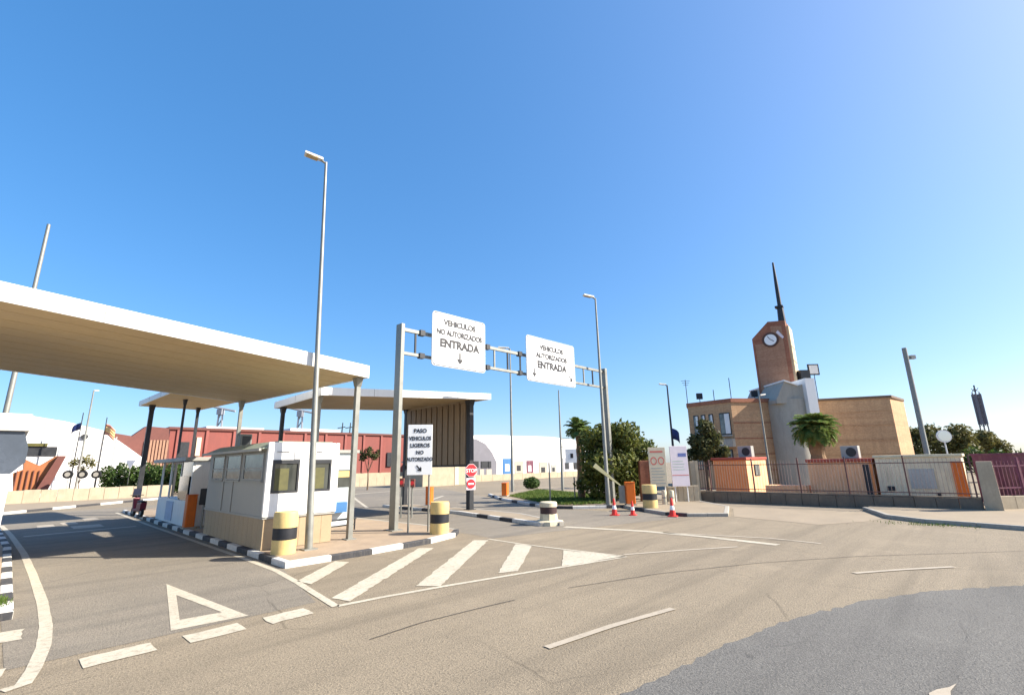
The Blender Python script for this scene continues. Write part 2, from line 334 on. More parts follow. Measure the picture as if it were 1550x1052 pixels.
for x0, x1, y in ((1.5, 2.1, 32.6), (2.4, 3.0, 33.4), (3.4, 4.0, 35.5), (2.6, 3.7, 30.6)): mark('lane_lettering_bar', [(x0, y), (x1, y), (x1, y + 1.6), (x0, y + 1.6)], PAINT2)
# ------------------------------------------------------------------ islands, kerbs, pavements
def kerb_meshes():
    r = []
    for mt in (KW, KB, KG):
        me = MB().prismy([(-.11, 0), (.11, 0), (.11, .13), (.09, .15), (-.07, .15), (-.11, .12)], -.5, .5).mesh('kerb_block'); me.materials.append(mt); r.append(me)
    return r
KM = kerb_meshes()
def kerb_run(parent, pts, cols, step=1.0, inset=.11, start=0):
    """pts in walking order with the pavement on the right-hand side turned positive; blocks end to end"""
    i = start
    for a, b in zip(pts[:-1], pts[1:]):
        a = Vector(a); b = Vector(b); d = b - a; n = max(1, round(d.length / step)); ln = d.length / n; d.normalize(); nr = Vector((-d.y, d.x))
        for k in range(n):
            c = a + d * ln * (k + .5) + nr * inset
            o = link('kerb_block', KM[cols[i % len(cols)]], parent, (c.x, c.y, random.uniform(-.004, .004)), math.atan2(d.y, d.x) - math.pi / 2 + random.uniform(-.006, .006))
            o.scale = (1, ln - .012, 1); i += 1
def island(name, outline, runs, cols, mat=PAVE, h=.143, ins=.2):
    n = len(outline); P = [Vector(p) for p in outline]; inn = []
    for i in range(n):
        d1 = (P[i] - P[i - 1]).normalized(); d2 = (P[(i + 1) % n] - P[i]).normalized(); n1 = Vector((-d1.y, d1.x)); n2 = Vector((-d2.y, d2.x))
        m = (n1 + n2).normalized(); inn.append(P[i] + m * ins / max(.4, m.dot(n1)))
    o = structure(MB().prism([tuple(p) for p in inn], -.05, h).build(name, mat))
    k = 0
    for r, ci in runs: kerb_run(o, [outline[j % n] for j in r], cols[ci], start=k)
    return o
I1 = [(5.42, 13.5), (7.9, 13.5), (10.2, 13.75), (11.6, 14.2), (12.3, 14.85), (12.45, 16.5), (12.2, 22), (11.0, 39.5), (5.6, 40)]
isl = island('booth_island', I1, [([0, 1, 2, 3, 4], 0), ([4, 5, 6, 7], 1), ([8, 0], 0)], [[0, 1], [2]])
I2 = [(15.6, 13.65), (16.35, 13.0), (18.0, 16.9), (18.45, 21), (18.4, 28), (16.95, 28), (16.9, 20.6)]
island('narrow_island', I2, [([6, 0], 0), ([0, 1, 2, 3], 1), ([5, 6], 0), ([3, 4], 1)], [[0, 0, 1, 0, 1], [2]], CONC)
I3 = [(28.2, 30.3), (25.0, 25.5), (22.8, 20.8), (21.8, 18.5), (22.3, 17.1), (24.3, 15.1), (23.0, 13.1), (22.1, 11.5), (22.05, 10.4), (23.1, 8.95), (26.7, 10.25), (31.2, 14.8), (34.5, 19), (40, 34)]
island('entrance_pavement', I3, [([0, 1, 2, 3, 4, 5], 0), ([5, 6, 7, 8, 9], 1), ([9, 10, 11], 2)], [[0, 0, 1], [2, 1, 2], [2]], CONC)
I4 = [(29.3, 4.9), (25.8, 3.55), (24.75, 2.25), (24.4, .8), (24.0, -.5), (22.5, -8), (40, -8), (31.5, 4.9)]
island('right_pavement', I4, [([0, 1, 2, 3, 4, 5], 0)], [[2]], CONC)
structure(sheet('driveway_apron', [(22.6, 6.6), (22.1, 5.2), (24.2, 4.0), (25.8, 3.6), (29.3, 5.0), (31.5, 5.0), (31.5, 15), (26.8, 10.1), (23.2, 8.75)], .006, CONC))
I5 = [(.5, 12.9), (.55, 24), (.2, 34), (-8, 34), (-8, 12.9)]
island('left_island', I5, [([0, 1, 2], 0), ([4, 0], 0)], [[0, 1]])
fk = [G(-10, 780), G(110, 768), G(240, 755.5), G(330, 752)]; fk = [(p.x, p.y) for p in fk]
Fo = structure(MB().prism([fk[0], fk[1], fk[2], fk[3], (40, 95), (-12, 95)], -.05, .13).build('far_pavement', CONC)); kerb_run(Fo, fk, [0, 1], 2.2, inset=-.12)
# ------------------------------------------------------------------ canopies
def lerp(a, b, t): return tuple(a[i] + (b[i] - a[i]) * t for i in range(3))
def canopy(name, label, FL, FR, BR, BL, fh, posts, strips, smat, along=True):
    """slab with fascia boards and a soffit of separate boards; corners are of the soffit's level"""
    o = (FR[0], FR[1], 0); t = thing(name, label, 'canopy', o)
    q = [Vector(p) - Vector(o) for p in (FL, FR, BR, BL)]; up = Vector((0, 0, 1))
    c = sum(q, Vector()) / 4
    ins = [p + (Vector((c.x, c.y, p.z)) - p).normalized() * .12 for p in q]
    MB().hexa([p + up * .10 for p in ins], [p + up * (fh - .03) for p in ins]).build('roof_deck', GALV, t)
    for i in range(4):
        a, b = q[i], q[(i + 1) % 4]; d = (b - a); d.z = 0; d.normalize(); n = Vector((-d.y, d.x, 0)) * .05
        if i % 2: a = a + d * .052; b = b - d * .052
        lo_ = [a, b, b + n, a + n]; fo = MB().hexa(lo_, [p + up * fh for p in lo_]).build('fascia', FASCIA, t); nj = int((b - a).length / 2.45)
        for k in range(1, nj):
            p = a.lerp(b, k / nj); lo_ = [p - d * .008 - n * .12, p + d * .008 - n * .12, p + d * .008 + n * .1, p - d * .008 + n * .1]; MB().hexa([v + up * .002 for v in lo_], [v + up * (fh - .002) for v in lo_]).build('joint', GALV, fo)
    sq = [p + (Vector((c.x, c.y, p.z)) - p).normalized() * .09 for p in q]
    for k in range(strips):
        t0, t1 = k / strips, (k + .985) / strips
        if along: lo_ = [sq[0].lerp(sq[3], t0), sq[1].lerp(sq[2], t0), sq[1].lerp(sq[2], t1), sq[0].lerp(sq[3], t1)]
        else: lo_ = [sq[0].lerp(sq[1], t0), sq[0].lerp(sq[1], t1), sq[3].lerp(sq[2], t1), sq[3].lerp(sq[2], t0)]
        dz = up * (.03 + .004 * (k % 2)); MB().hexa([p + dz for p in lo_], [p + dz + up * .04 for p in lo_]).build('soffit_board', smat, t)
    for (x, y, zt, r, mt) in posts:
        x -= o[0]; y -= o[1]; m = MB()
        m.box((x - r, y - r, .14), (x + r, y + r, zt)); p = m.build('post', mt, t, bevel=.012)
        MB().box((x - r - .09, y - r - .09, .14), (x + r + .09, y + r + .09, .17)).build('base_plate', mt, p)
        MB().hexa([(x - r - .01, y - r - .01, zt - .3), (x + r + .01, y - r - .01, zt - .3), (x + r + .01, y + r + .01, zt - .3), (x - r - .01, y + r + .01, zt - .3)],
                  [(x - r - .04, y - r - .10, zt + .02), (x + r + .03, y - r - .10, zt + .02), (x + r + .03, y + r + .10, zt + .02), (x - r - .04, y + r + .10, zt + .02)]).build('bracket', mt, p)
    return t
ca, sa = math.cos(math.radians(3.5)), math.sin(math.radians(3.5))
FRc = (8.62, 15.5)
def cc(u, v, z): return (FRc[0] + u * ca - v * sa, FRc[1] + u * sa + v * ca, z)
c1 = canopy('toll_canopy', 'large white-edged canopy with tan soffit over the left lane and front booth', cc(-15, 0, 6.55), cc(0, 0, 5.6), cc(0, 11, 5.72), cc(-15, 11, 6.7), .44,
            [(8.44, 15.95, 5.62, .085, GALV), (7.62, 25.9, 5.76, .08, GALV), (-2.2, 16.0, 6.2, .1, GALV), (-2.6, 24.8, 6.3, .1, GALV)], 22, SOFFIT)
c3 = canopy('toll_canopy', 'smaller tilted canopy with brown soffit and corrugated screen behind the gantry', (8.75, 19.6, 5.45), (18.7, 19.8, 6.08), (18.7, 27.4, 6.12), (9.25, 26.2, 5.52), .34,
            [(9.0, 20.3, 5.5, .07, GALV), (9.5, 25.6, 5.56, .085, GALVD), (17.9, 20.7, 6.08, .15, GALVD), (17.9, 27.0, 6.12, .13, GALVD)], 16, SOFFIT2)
c2 = canopy('toll_canopy', 'narrow low canopy over the rear left booth, seen past the big canopy', (5.5, 29.8, 6.5), (9.6, 29.8, 6.5), (8.75, 38.3, 6.5), (5.25, 37.9, 6.5), .3,
            [(5.85, 37.2, 6.52, .12, GALVD), (8.35, 37.2, 6.52, .08, GALVD), (6.75, 33.2, 6.52, .06, GALVD)], 9, SOFFIT)
# corrugated screen hanging under the right canopy
scr = thing('corrugated_screen', 'brown corrugated metal screen hanging between dark posts under the right canopy', 'screen', (17.9, 20.9, 2.5))
rib = MB().prism([(-.05, 0), (-.05, -.02), (.0, -.02), (.11, .10), (.11, .30), (.0, .42), (-.05, .42)][::-1], 0, 3.45).mesh('corrugated_sheet'); rib.materials.append(CORRUG)
for k in range(11): link('corrugated_sheet', rib, scr, (-.06, .08 + k * .545, .02))
bx('top_rail', (-.08, .02, 3.48), (.04, 6.0, 3.55), BEIGE, scr); bx('bottom_rail', (-.09, .02, -.1), (.08, 6.0, .0), GALVD, scr); bx('backing_sheet', (.1, .05, 0), (.13, 6.0, 3.47), CORRUG, scr)
# ------------------------------------------------------------------ front booth
b1 = thing('toll_booth', 'white and beige toll booth with two front windows behind the yellow drum', 'booth', (5.62, 15.98, .145))
W, D = 2.25, 6.2
bx('plinth', (.05, .05, 0), (W - .05, D - .05, .9), BEIGE, b1)
pm = MB().box((0, -.018, 0), (.36, 0, .86)).mesh('plinth_panel'); pm.materials.append(BEIGE)
for k in range(6): link('plinth_panel', pm, b1, (.06 + k * .357, .05, .01)).scale = (.97, 1, 1)
for k in range(14): link('plinth_panel', pm, b1, (.05, .42 + k * .435, .01), -math.pi / 2).scale = (1.17, 1, 1)
bx('cabin', (.02, .02, .9), (W - .02, D, 3.02), GREYP, b1)
bx('skirt', (-.01, -.01, .88), (W + .01, D + .02, .94), GREYP, b1)
bx('corner_post', (-.03, -.05, .94), (.10, .06, 3.16), WHITE, b1, .015); bx('corner_post', (W - .1, -.05, .94), (W + .03, .06, 3.16), WHITE, b1, .015)
fr = bx('front_panel', (.1, -.03, .94), (W - .1, .02, 1.62), WHITE, b1); bx('front_panel', (.1, -.03, 2.62), (W - .1, .02, 3.16), WHITE, b1)
bx('front_panel', (.1, -.028, 1.62), (.14, .02, 2.62), WHITE, b1); bx('front_panel', (.97, -.028, 1.62), (1.4, .02, 2.62), WHITE, b1); bx('front_panel', (2.03, -.028, 1.62), (2.15, .02, 2.62), WHITE, b1)
bx('sign_plate', (.78, -.05, 2.64), (1.42, -.03, 3.08), M('pale_grey_plate', (.62, .62, .62)), b1)
for x0, x1 in ((.14, .97), (1.40, 2.03)):
    wf = MB(); wf.box((x0, -.045, 1.62), (x0 + .06, 0, 2.62)).box((x1 - .06, -.045, 1.62), (x1, 0, 2.62)).box((x0 + .06, -.045, 1.62), (x1 - .06, 0, 1.68)).box((x0 + .06, -.045, 2.5), (x1 - .06, 0, 2.62))
    wn = wf.build('window', GALVD, b1); bx('pane', (x0 + .06, -.012, 1.68), (x1 - .06, .0, 2.5), GLASS, wn); bx('blind', (x0 + .1, -.02, 1.70), (x0 + .1 + (x1 - x0) * .5, -.014, 2.36), CURT, wn)
    bx('header_vent', (x0 + .1, -.05, 2.86), (x1 - .35, -.03, 2.875), GALVD, wn)
for y0, y1 in ((.35, 2.15), (2.45, 4.0), (4.3, 5.7)):
    wf = MB(); wf.box((-.02, y0, 2.0), (.02, y0 + .05, 2.86)).box((-.02, y1 - .05, 2.0), (.02, y1, 2.86)).box((-.02, y0 + .05, 2.0), (.02, y1 - .05, 2.05)).box((-.02, y0 + .05, 2.81), (.02, y1 - .05, 2.86)).box((-.015, y0 + .05, 2.36), (.02, y1 - .05, 2.4))
    wn = wf.build('window', GREYP, b1); bx('pane', (.0, y0 + .05, 2.05), (.012, y1 - .05, 2.81), GLASSB, wn); bx('sill', (-.06, y0 - .04, 1.95), (.02, y1 + .04, 1.99), GREYP, wn)
bx('seam', (-.002, 3.1, .94), (.02, 3.13, 2.0), GALV, b1); bx('seam', (-.002, 4.15, .94), (.02, 4.18, 2.0), GALV, b1)
MB().hexa([(-.2, .065, 2.96), (W + .1, .065, 2.96), (W + .1, D + .15, 2.96), (-.2, D + .15, 2.96)], [(.22, .065, 3.2), (W - .2, .065, 3.2), (W - .2, D - .3, 3.2), (.22, D - .3, 3.2)]).build('roof', GREENROOF, b1)
bx('gutter', (-.27, .08, 2.9), (-.2, D + .12, 2.98), GREYP, b1)
ac = thing('rooftop_air_conditioner', 'dark box unit on the front booth roof', 'air conditioner', (6.4, 20.9, 3.34)); bx('casing', (-.2, -.2, 0), (.2, .2, .5), M('ac_grey', (.2, .21, .2)), ac, .02); bx('grille', (-.15, -.21, .08), (.15, -.2, .42), GALVD, ac)
# rear booth with glazing on the left lane
b2 = thing('toll_booth', 'glazed white booth with flat roof at the far end of the left island', 'booth', (5.75, 25.2, .145))
bx('lower_wall', (0, 0, 0), (1.9, 6.0, 1.05), WHITE, b2); bx('roof', (-.35, -.2, 2.75), (2.1, 6.4, 2.92), GREYP, b2, .02)
for x in (.02, 1.8):
    for y in (.02, 2.0, 4.0, 5.88): bx('mullion', (x, y, 1.05), (x + .08, y + .1, 2.75), WHITE, b2)
bx('pane', (.05, .13, 1.06), (.06, 1.98, 2.74), GLASSB, b2); bx('dark_window', (-.03, .25, 1.15), (.0, 1.9, 2.1), GLASS, b2); bx('end_wall', (.1, .0, 1.05), (1.8, .06, 2.75), WHITE, b2)
bx('kick_panel', (-.03, 2.6, .1), (0, 3.9, .95), M('pale_blue_panel', (.42, .48, .60)), b2)
# booth behind the front one, right side
b3 = thing('toll_booth', 'pale blue-grey booth with a yellow window notice behind the front booth', 'booth', (8.95, 19.9, .145))
bx('cabin', (0, 0, 0), (1.7, 3.6, 2.95), M('pale_blue_booth', (.50, .56, .58), dirt=(.4, .4, .36)), b3, .02); bx('roof', (-.1, -.1, 2.95), (1.8, 3.7, 3.08), GREYP, b3)
bx('window', (.75, -.025, 1.55), (1.5, 0, 2.25), GLASS, b3); bx('notice', (.8, -.04, 1.95), (1.42, -.026, 2.2), YEL, b3); bx('blue_box', (.55, -.3, .55), (1.25, -.002, .95), BLUEP, b3)
# left booth, only its corner in view
b4 = thing('toll_booth', 'white booth with slanted glass bay at the left edge of the picture', 'booth', (-1.93, 16.5, .145))
bx('lower_wall', (0, 0, 0), (2.05, 3.6, 2.35), WHITE, b4); bx('roof', (-.1, -.08, 3.345), (2.2, 3.7, 3.75), WHITE, b4, .03)
MB().prismy([(0, 2.36), (2.03, 2.36), (2.24, 2.62), (2.24, 2.95), (2.12, 3.34), (0, 3.34)], .02, 3.5).build('glass_bay', M('bay_grey', (.075, .09, .115), .25), b4)
# ------------------------------------------------------------------ drums, bollard, cones, barriers
def drum(loc, r, h, label, face=None):
    t = thing('striped_drum', label, 'bollard', loc, random.uniform(0, 6), 'yellow and black concrete drums')
    MB().lathe([(r, 0), (r, h * .34)], 28).build('lower_band', CREAM if face else YEL, t, True)
    MB().lathe([(r * .985, h * .341), (r * .985, h * .62)], 28).build('black_band', BLK, t, True)
    MB().lathe([(r, h * .621), (r, h * .95), (r * .95, h), (r * .4, h * 1.005)], 28).build('upper_band', YEL, t, True)
    return t
drum((5.92, 14.98, .145), .33, 1.14, 'yellow drum bollard with black band in front of the booth corner')
drum((11.15, 14.55, .145), .34, 1.08, 'yellow drum bollard with black band beside the two-legged board')
drum((23.85, 13.2, .145), .38, 1.15, 'yellow drum bollard with black band near the notice boards')
t = thing('island_bollard', 'pale bollard with dark band at the tip of the narrow island', 'bollard', (16.25, 13.75, 0))
MB().lathe([(.62, 0), (.60, .16), (.38, .2), (.36, .45)], 8).build('base', CREAM, t); MB().lathe([(.35, .451), (.35, .72)], 20).build('dark_band', M('band_maroon', (.05, .025, .025)), t, True)
MB().lathe([(.37, .721), (.37, .88), (.33, .92), (.1, .925)], 20).build('cap', CREAM, t, True)
cone_parts = None
for (p, l) in (((20.8, 13.45), 'red traffic cone standing leftmost, by the barrier box'), ((21.3, 12.75), 'smaller red traffic cone with white collar, middle of three'), ((21.75, 10.95), 'red traffic cone standing rightmost, before the driveway')):
    if cone_parts is None:
        t = thing('traffic_cone', l, 'cone', (*p, .006), .3, 'traffic cones at the entrance')
        MB().box((-.2, -.2, 0), (.2, .2, .035)).build('foot', REDCONE, t, bevel=.01); MB().lathe([(.14, .036), (.105, .28)], 20).build('lower_cone', REDCONE, t, True)
        MB().lathe([(.106, .281), (.08, .46)], 20).build('white_collar', SIGNW, t, True); MB().lathe([(.079, .461), (.035, .76), (.03, .78)], 20).build('tip', REDCONE, t, True); cone_parts = t
    else:
        t = copy_tree(cone_parts); t.location = (*p, .006); t['label'] = l; t.scale = (.85,) * 3 if 'smaller' in l else (1.06,) * 3
def barrier_box(loc, h, label, rz=0, arm=None, wd=.36):
    t = thing('barrier_machine', label, 'barrier', loc, rz, 'orange barrier machines')
    bx('housing', (-wd / 2, -.2, .06), (wd / 2, .2, h), ORANGE, t, .03); bx('plinth', (-wd / 2 - .05, -.24, 0), (wd / 2 + .05, .24, .06), GREYC, t); bx('lid', (-wd / 2 - .015, -.215, h), (wd / 2 + .015, .215, h + .04), ORANGE, t, .01)
    bx('door', (-wd / 2 + .04, -.206, .15), (wd / 2 - .04, -.2, h - .12), ORANGE, t)
    return t
barrier_box((5.72, 24.6, .145), 1.32, 'orange barrier machine on the left island beside the glazed booth')
t = barrier_box((24.75, 14.9, .145), 1.2, 'orange barrier machine at the foot of the right gantry post', RZ, wd=.5)
MB().hexa([(-.5, -.06, 1.02), (-.38, -.06, .98), (-.38, .06, .98), (-.5, .06, 1.02)], [(-2.0, -.05, 2.1), (-1.84, -.05, 2.3), (-1.84, .05, 2.3), (-2.0, .05, 2.1)]).build('raised_arm', M('arm_yellow', (.85, .74, .38), .5), t)
bx('arm_cradle', (-.62, -.08, .1), (-.3, .08, 1.05), GALV, t)
barrier_box((19.4, 26.4, .0), 1.15, 'orange barrier machine in the lane behind the yellow drum', .2)
barrier_box((26.9, 27.0, .13), .95, 'orange barrier machine by the thin central lamp post', .6, wd=.9)
t = thing('ticket_machine', 'black ticket reader on a grey pole in front of the left booths', 'ticket machine', (6.05, 24.0, .145), -.5)
MB().tube([(0, 0, 0), (0, 0, .95)], .045).build('pole', GALV, t); bx('reader', (-.16, -.12, .95), (.16, .12, 1.6), BLK, t, .02); MB().box((-.15, -.15, 0), (.15, .15, .02)).build('foot', GALV, t)
t = thing('guard_rail', 'low dark metal rail beside the front booth', 'rail', (8.55, 18.1, .145), .1)
MB().tube([(0, 0, 0), (0, 0, .42)], .03).build('leg', GALVD, t); MB().tube([(1.3, 0, 0), (1.3, 0, .42)], .03).build('leg', GALVD, t); MB().tube([(-.05, 0, .42), (1.35, 0, .42)], .035).build('top_bar', GALVD, t); MB().tube([(0, 0, .2), (1.3, 0, .2)], .025).build('lower_bar', GALVD, t)
def scooter(loc, rz, label):
    t = thing('motor_scooter', label, 'scooter', loc, rz)
    for x in (-.6, .6):
        wv = MB(); wv.tube([(x, -.05, .25), (x, .05, .25)], .25, 18); wh = wv.build('wheel', TYRE, t); MB().tube([(x, -.055, .25), (x, .055, .25)], .13, 12).build('hub', GALV, wh)
    MB().prismy([(-.75, .35), (-.2, .3), (.25, .28), (.42, .3), (.5, .95), (.4, .98), (.22, .42), (-.12, .42), (-.2, .72), (-.85, .75)], -.14, .14).build('body', M('scooter_red', (.22, .03, .05), .35), t, bevel=.03)
    bx('seat', (-.85, -.13, .75), (-.15, .13, .84), BLK, t, .03); MB().tube([(.55, 0, .3), (.42, 0, 1.1)], .035).build('steering_column', GALVD, t); MB().tube([(.4, -.3, 1.1), (.4, .3, 1.1)], .02).build('handlebar', BLK, t)
    MB().prismy([(.46, 1.0), (.52, 1.0), (.42, 1.45), (.38, 1.45)], -.18, .18).build('windscreen', M('dark_screen', (.03, .035, .06), .2), t)
scooter((5.3, 33.3, .145), 1.7, 'dark red motor scooter parked at the end of the left island')
# ------------------------------------------------------------------ lamp posts
def lamp(loc, h, label, r0=.11, r1=.05, head=None, arm=.7, group='street lamps', hl=.62, name='street_lamp', mat=GALV):
    t = thing(name, label, 'street lamp', loc, 0, group)
    MB().tube([(0, 0, 0), (0, 0, .9), (0, 0, .95), (0, 0, h)], [r0 * 1.1, r0 * 1.1, r0, r1], 14).build('pole', mat, t, True)
    MB().box((-.2, -.2, -.01), (.2, .2, .03)).build('base_plate', mat, t)
    if head is not None:
        a = head; d = Vector((math.cos(a), math.sin(a), 0)); n = Vector((-d.y, d.x, 0)); p = Vector((0, 0, h)); up = Vector((0, 0, 1))
        MB().tube([p - up * .05, p + d * arm * .25 + up * .04], r1 * .9, 10).build('arm', mat, t, True)
        s = p + d * arm * .15 + up * .02; e = s + d * hl + up * .08; wv = .15
        hd = MB().hexa([s - n * wv * .6, e - n * wv, e + n * wv, s + n * wv * .6], [s - n * wv * .45 + up * .12, e - n * wv * .7 + up * .11, e + n * wv * .7 + up * .11, s + n * wv * .45 + up * .12]).build('lamp_head', M('lamp_white', (.62, .60, .55), .5), t, bevel=.02)
        lw = wv * .72; s2 = s + d * hl * .3; MB().hexa([s2 - n * lw - up * .0, e - d * .06 - n * lw - up * .02, e - d * .06 + n * lw - up * .02, s2 + n * lw], [s2 - n * lw + up * .05, e - d * .06 - n * lw + up * .05, e - d * .06 + n * lw + up * .05, s2 + n * lw + up * .05]).build('lens', M('lamp_lens', (.42, .30, .14), .3), hd)
    return t
t = lamp((6.68, 15.05, .145), 13.1, 'tall galvanised lamp post rising in front of the booth', .105, .045, math.radians(165)); t.rotation_euler = Matrix.Rotation(-.032, 3, WF).to_euler()   # slightly out of plumb
p = Vector((24.3, 16.08, .14)); lamp(p, 12.4, 'tall lamp post beside the right leg of the gantry', .12, .05, math.radians(150), hl=.7)
p = G(776, 747); lamp(p, 12.9, 'thin lamp post seen between the two gantry signs', .13, .06, math.radians(134), hl=1.0)
def onY(x, y, Y): d = ray(x, y); return Vector((0, 0, CAMH)) + d * (Y / d.y)
p = onY(3, 650, 30); lamp((p.x, p.y, .13), onY(65, 342, 30).z, 'bare pale pole rising above the big canopy at left', .12, .07, None, group='street lamps', name='street_lamp')
p = G(852, 745); p.z = 0
t = lamp(p, 9.0, 'slim mast with bracket arm and small white sign by the bush', .12, .05, None)
for z in (3.9, 4.6): MB().tube([(0, 0, z), (.8 * WR.x, .8 * WR.y, z)], .04).build('bracket', GALVD, t)
q = Vector((0, 0, 0)) + WR * .9; sg = MB().box((-.55, -.03, 2.5), (.55, .03, 3.7)).build('sign_plate', SIGNW, t, loc=q, rz=RZ); bx('pictogram', (-.1, -.04, 2.9), (.15, -.031, 3.3), INK, sg)
p = Rr(1163, 700, 40); lamp((p.x, p.y, 0), 7.6, 'slender pale lamp post in front of the brick building', .1, .05, math.radians(-30), hl=.5)
p = Rr(1404, 690, 34); p.z = 0; t = lamp(p, Rr(1365, 527, 34).z, 'thick grey pole with camera arm above the beige shed', .17, .15, None)
h = Rr(1365, 527, 34).z; MB().tube([(0, 0, h - .8), (WR.x * .45, WR.y * .45, h - .7)], .05).build('bracket', GALV, t); MB().box((.3, -.12, h - .82), (.62, .12, h - .55)).build('camera', GREYP, t, rz=RZ)
p = Rr(116, 730, 48); p.z = 0; lamp(p, Rr(130, 592, 48).z, 'white lamp post in front of the white hangar', .11, .06, math.radians(60), hl=.6)
p = Rr(1020, 690, 48); p.z = 0; t = lamp(p, Rr(1011, 583, 48).z, 'dark lamp post with short arm left of the brick building', .13, .07, math.radians(134), hl=.7, mat=GALVD)
# ------------------------------------------------------------------ gantry and its signs
gt = thing('sign_gantry', 'grey steel gantry spanning the entrance lanes and carrying two white signs', 'gantry', (10.62, 16.7, .145))
GW = 15.0
for x, s in ((0, .09), (GW, .12)):
    pp = bx('post', (x - s, -.2, 0), (x + s, .2, 8.12), GALV, gt, .02); bx('base_plate', (x - s - .15, -.3, 0), (x + s + .15, .3, .03), GALV, pp)
bx('top_chord', (.09, -.06, 7.85), (GW - .12, .06, 7.99), GALV, gt); bx('bottom_chord', (.09, -.06, 6.85), (GW - .12, .06, 6.97), GALV, gt)
for k in range(15): x = .75 + k * .93; MB().box((x - .035, -.035, 6.97), (x + .035, .035, 7.85)).build('strut', GALV if k % 2 else GALVD, gt)
for x in (1.05, 4.9, 7.2, 10.9): bx('clamp', (x - .12, -.12, 6.8), (x + .12, .1, 7.02), GALVD, gt); bx('clamp', (x - .12, -.12, 7.8), (x + .12, .1, 8.04), GALVD, gt)
def arrow(parent, x, z, s, rot=0, y=-.03):
    poly = [(-.07, .5), (.07, .5), (.07, 0), (.24, .12), (.24, -.06), (0, -.34), (-.24, -.06), (-.24, .12), (-.07, 0)]
    c, sn = math.cos(rot), math.sin(rot); pts = [(x + s * (a * c - b * sn), z + s * (a * sn + b * c)) for a, b in poly][::-1]
    return MB().prismy(pts, y, y + .008).build('arrow', INK, parent)
def gsign(x0, x1, label, lines, arrows):
    t = thing('lane_sign', label, 'sign', ((x0 + x1) / 2, 16.42, 6.68), 0, 'white gantry signs'); hw = (x1 - x0) / 2; h = 2.44
    rr = .15; poly = []
    for cx_, cz_, a0 in ((hw - rr, rr, -90), (hw - rr, h - rr, 0), (-hw + rr, h - rr, 90), (-hw + rr, rr, 180)):
        for k in range(5): a = math.radians(a0 + k * 22.5); poly.append((cx_ + rr * math.cos(a), cz_ + rr * math.sin(a)))
    MB().prismy(poly, -.02, .04).build('panel', SIGNW, t)
    poly2 = [(a * .985, h / 2 + (b - h / 2) * .985) for a, b in poly]; poly3 = [(a * .962, h / 2 + (b - h / 2) * .955) for a, b in poly]; n = len(poly)
    bm = MB().add([(a, -.024, b) for a, b in poly2] + [(a, -.024, b) for a, b in poly3], [(i, (i + 1) % n, n + (i + 1) % n, n + i) for i in range(n)]); bm.build('border', INK, t)
    for body, size, z, sx in lines: text('lettering', body, size, INK, t, (0, -.03, z), .045, sx)
    for a in arrows: arrow(t, *a)
gsign(12.03, 15.13, 'left white gantry sign for unauthorised vehicles with one arrow', [('VEHICULOS', .36, 1.90, .98), ('NO AUTORIZADOS', .35, 1.44, .86), ('ENTRADA', .50, .90, 1.0)], [(0, .42, .62)])
gsign(18.08, 22.2, 'right white gantry sign for authorised vehicles with two arrows', [('VEHICULOS', .36, 1.80, 1.05), ('AUTORIZADOS', .36, 1.34, 1.05), ('ENTRADA', .52, .78, 1.05)], [(-1.5, .42, .55), (1.65, .42, .5, .7)])
# two-legged board
a = Vector((10.52, 15.72, .145)); b = Vector((11.2, 15.17, .145)); d = b - a; ang = math.atan2(d.y, d.x); wv = .92
t = thing('instruction_board', 'white two-legged board with black text and arrow beside the yellow drum', 'sign', (a + b) / 2, ang)
bx('panel', (-wv / 2, -.02, 2.02), (wv / 2, .02, 3.88), SIGNW, t, .01)
for x in (-.36, .36): MB().tube([(x, .05, 0), (x, .05, 3.7)], .035).build('leg', GALV, t)
for k, (s_, sz, z) in enumerate((('PASO', .21, 3.58), ('VEHICULOS', .20, 3.30), ('LIGEROS', .20, 3.04), ('NO', .19, 2.78), ('AUTORIZADO', .19, 2.53))): text('lettering', s_, sz, INK, t, (0, -.025, z), .03, .78 if len(s_) > 8 else .95)
arrow(t, 0, 2.24, .34, math.radians(40), -.03)
# STOP and no-entry signs on the canopy post
t = thing('stop_sign', 'red octagonal stop sign on the dark canopy post', 'sign', (17.72, 20.38, 2.2), -.35)
MB().prismy([(.36 * math.cos(math.radians(22.5 + 45 * k)), .36 * math.sin(math.radians(22.5 + 45 * k))) for k in range(8)], -.012, .012).build('plate', SIGNW, t)
MB().prismy([(.34 * math.cos(math.radians(22.5 + 45 * k)), .34 * math.sin(math.radians(22.5 + 45 * k))) for k in range(8)], -.016, -.013).build('red_face', REDP, t); text('lettering', 'STOP', .27, SIGNW, t, (0, -.02, -.1), .02, .95)
t = thing('no_entry_sign', 'small round red and white no-entry sign below the stop sign', 'sign', (17.72, 20.4, 1.5), -.35)
MB().prismy([(.24 * math.cos(k * math.pi / 12), .24 * math.sin(k * math.pi / 12)) for k in range(24)], -.012, .012).build('plate', REDP, t); bx('backing', (-.26, .013, -.32), (.26, .02, .32), PINK, t); bx('white_bar', (-.16, -.018, -.045), (.16, -.0125, .045), SIGNW, t)
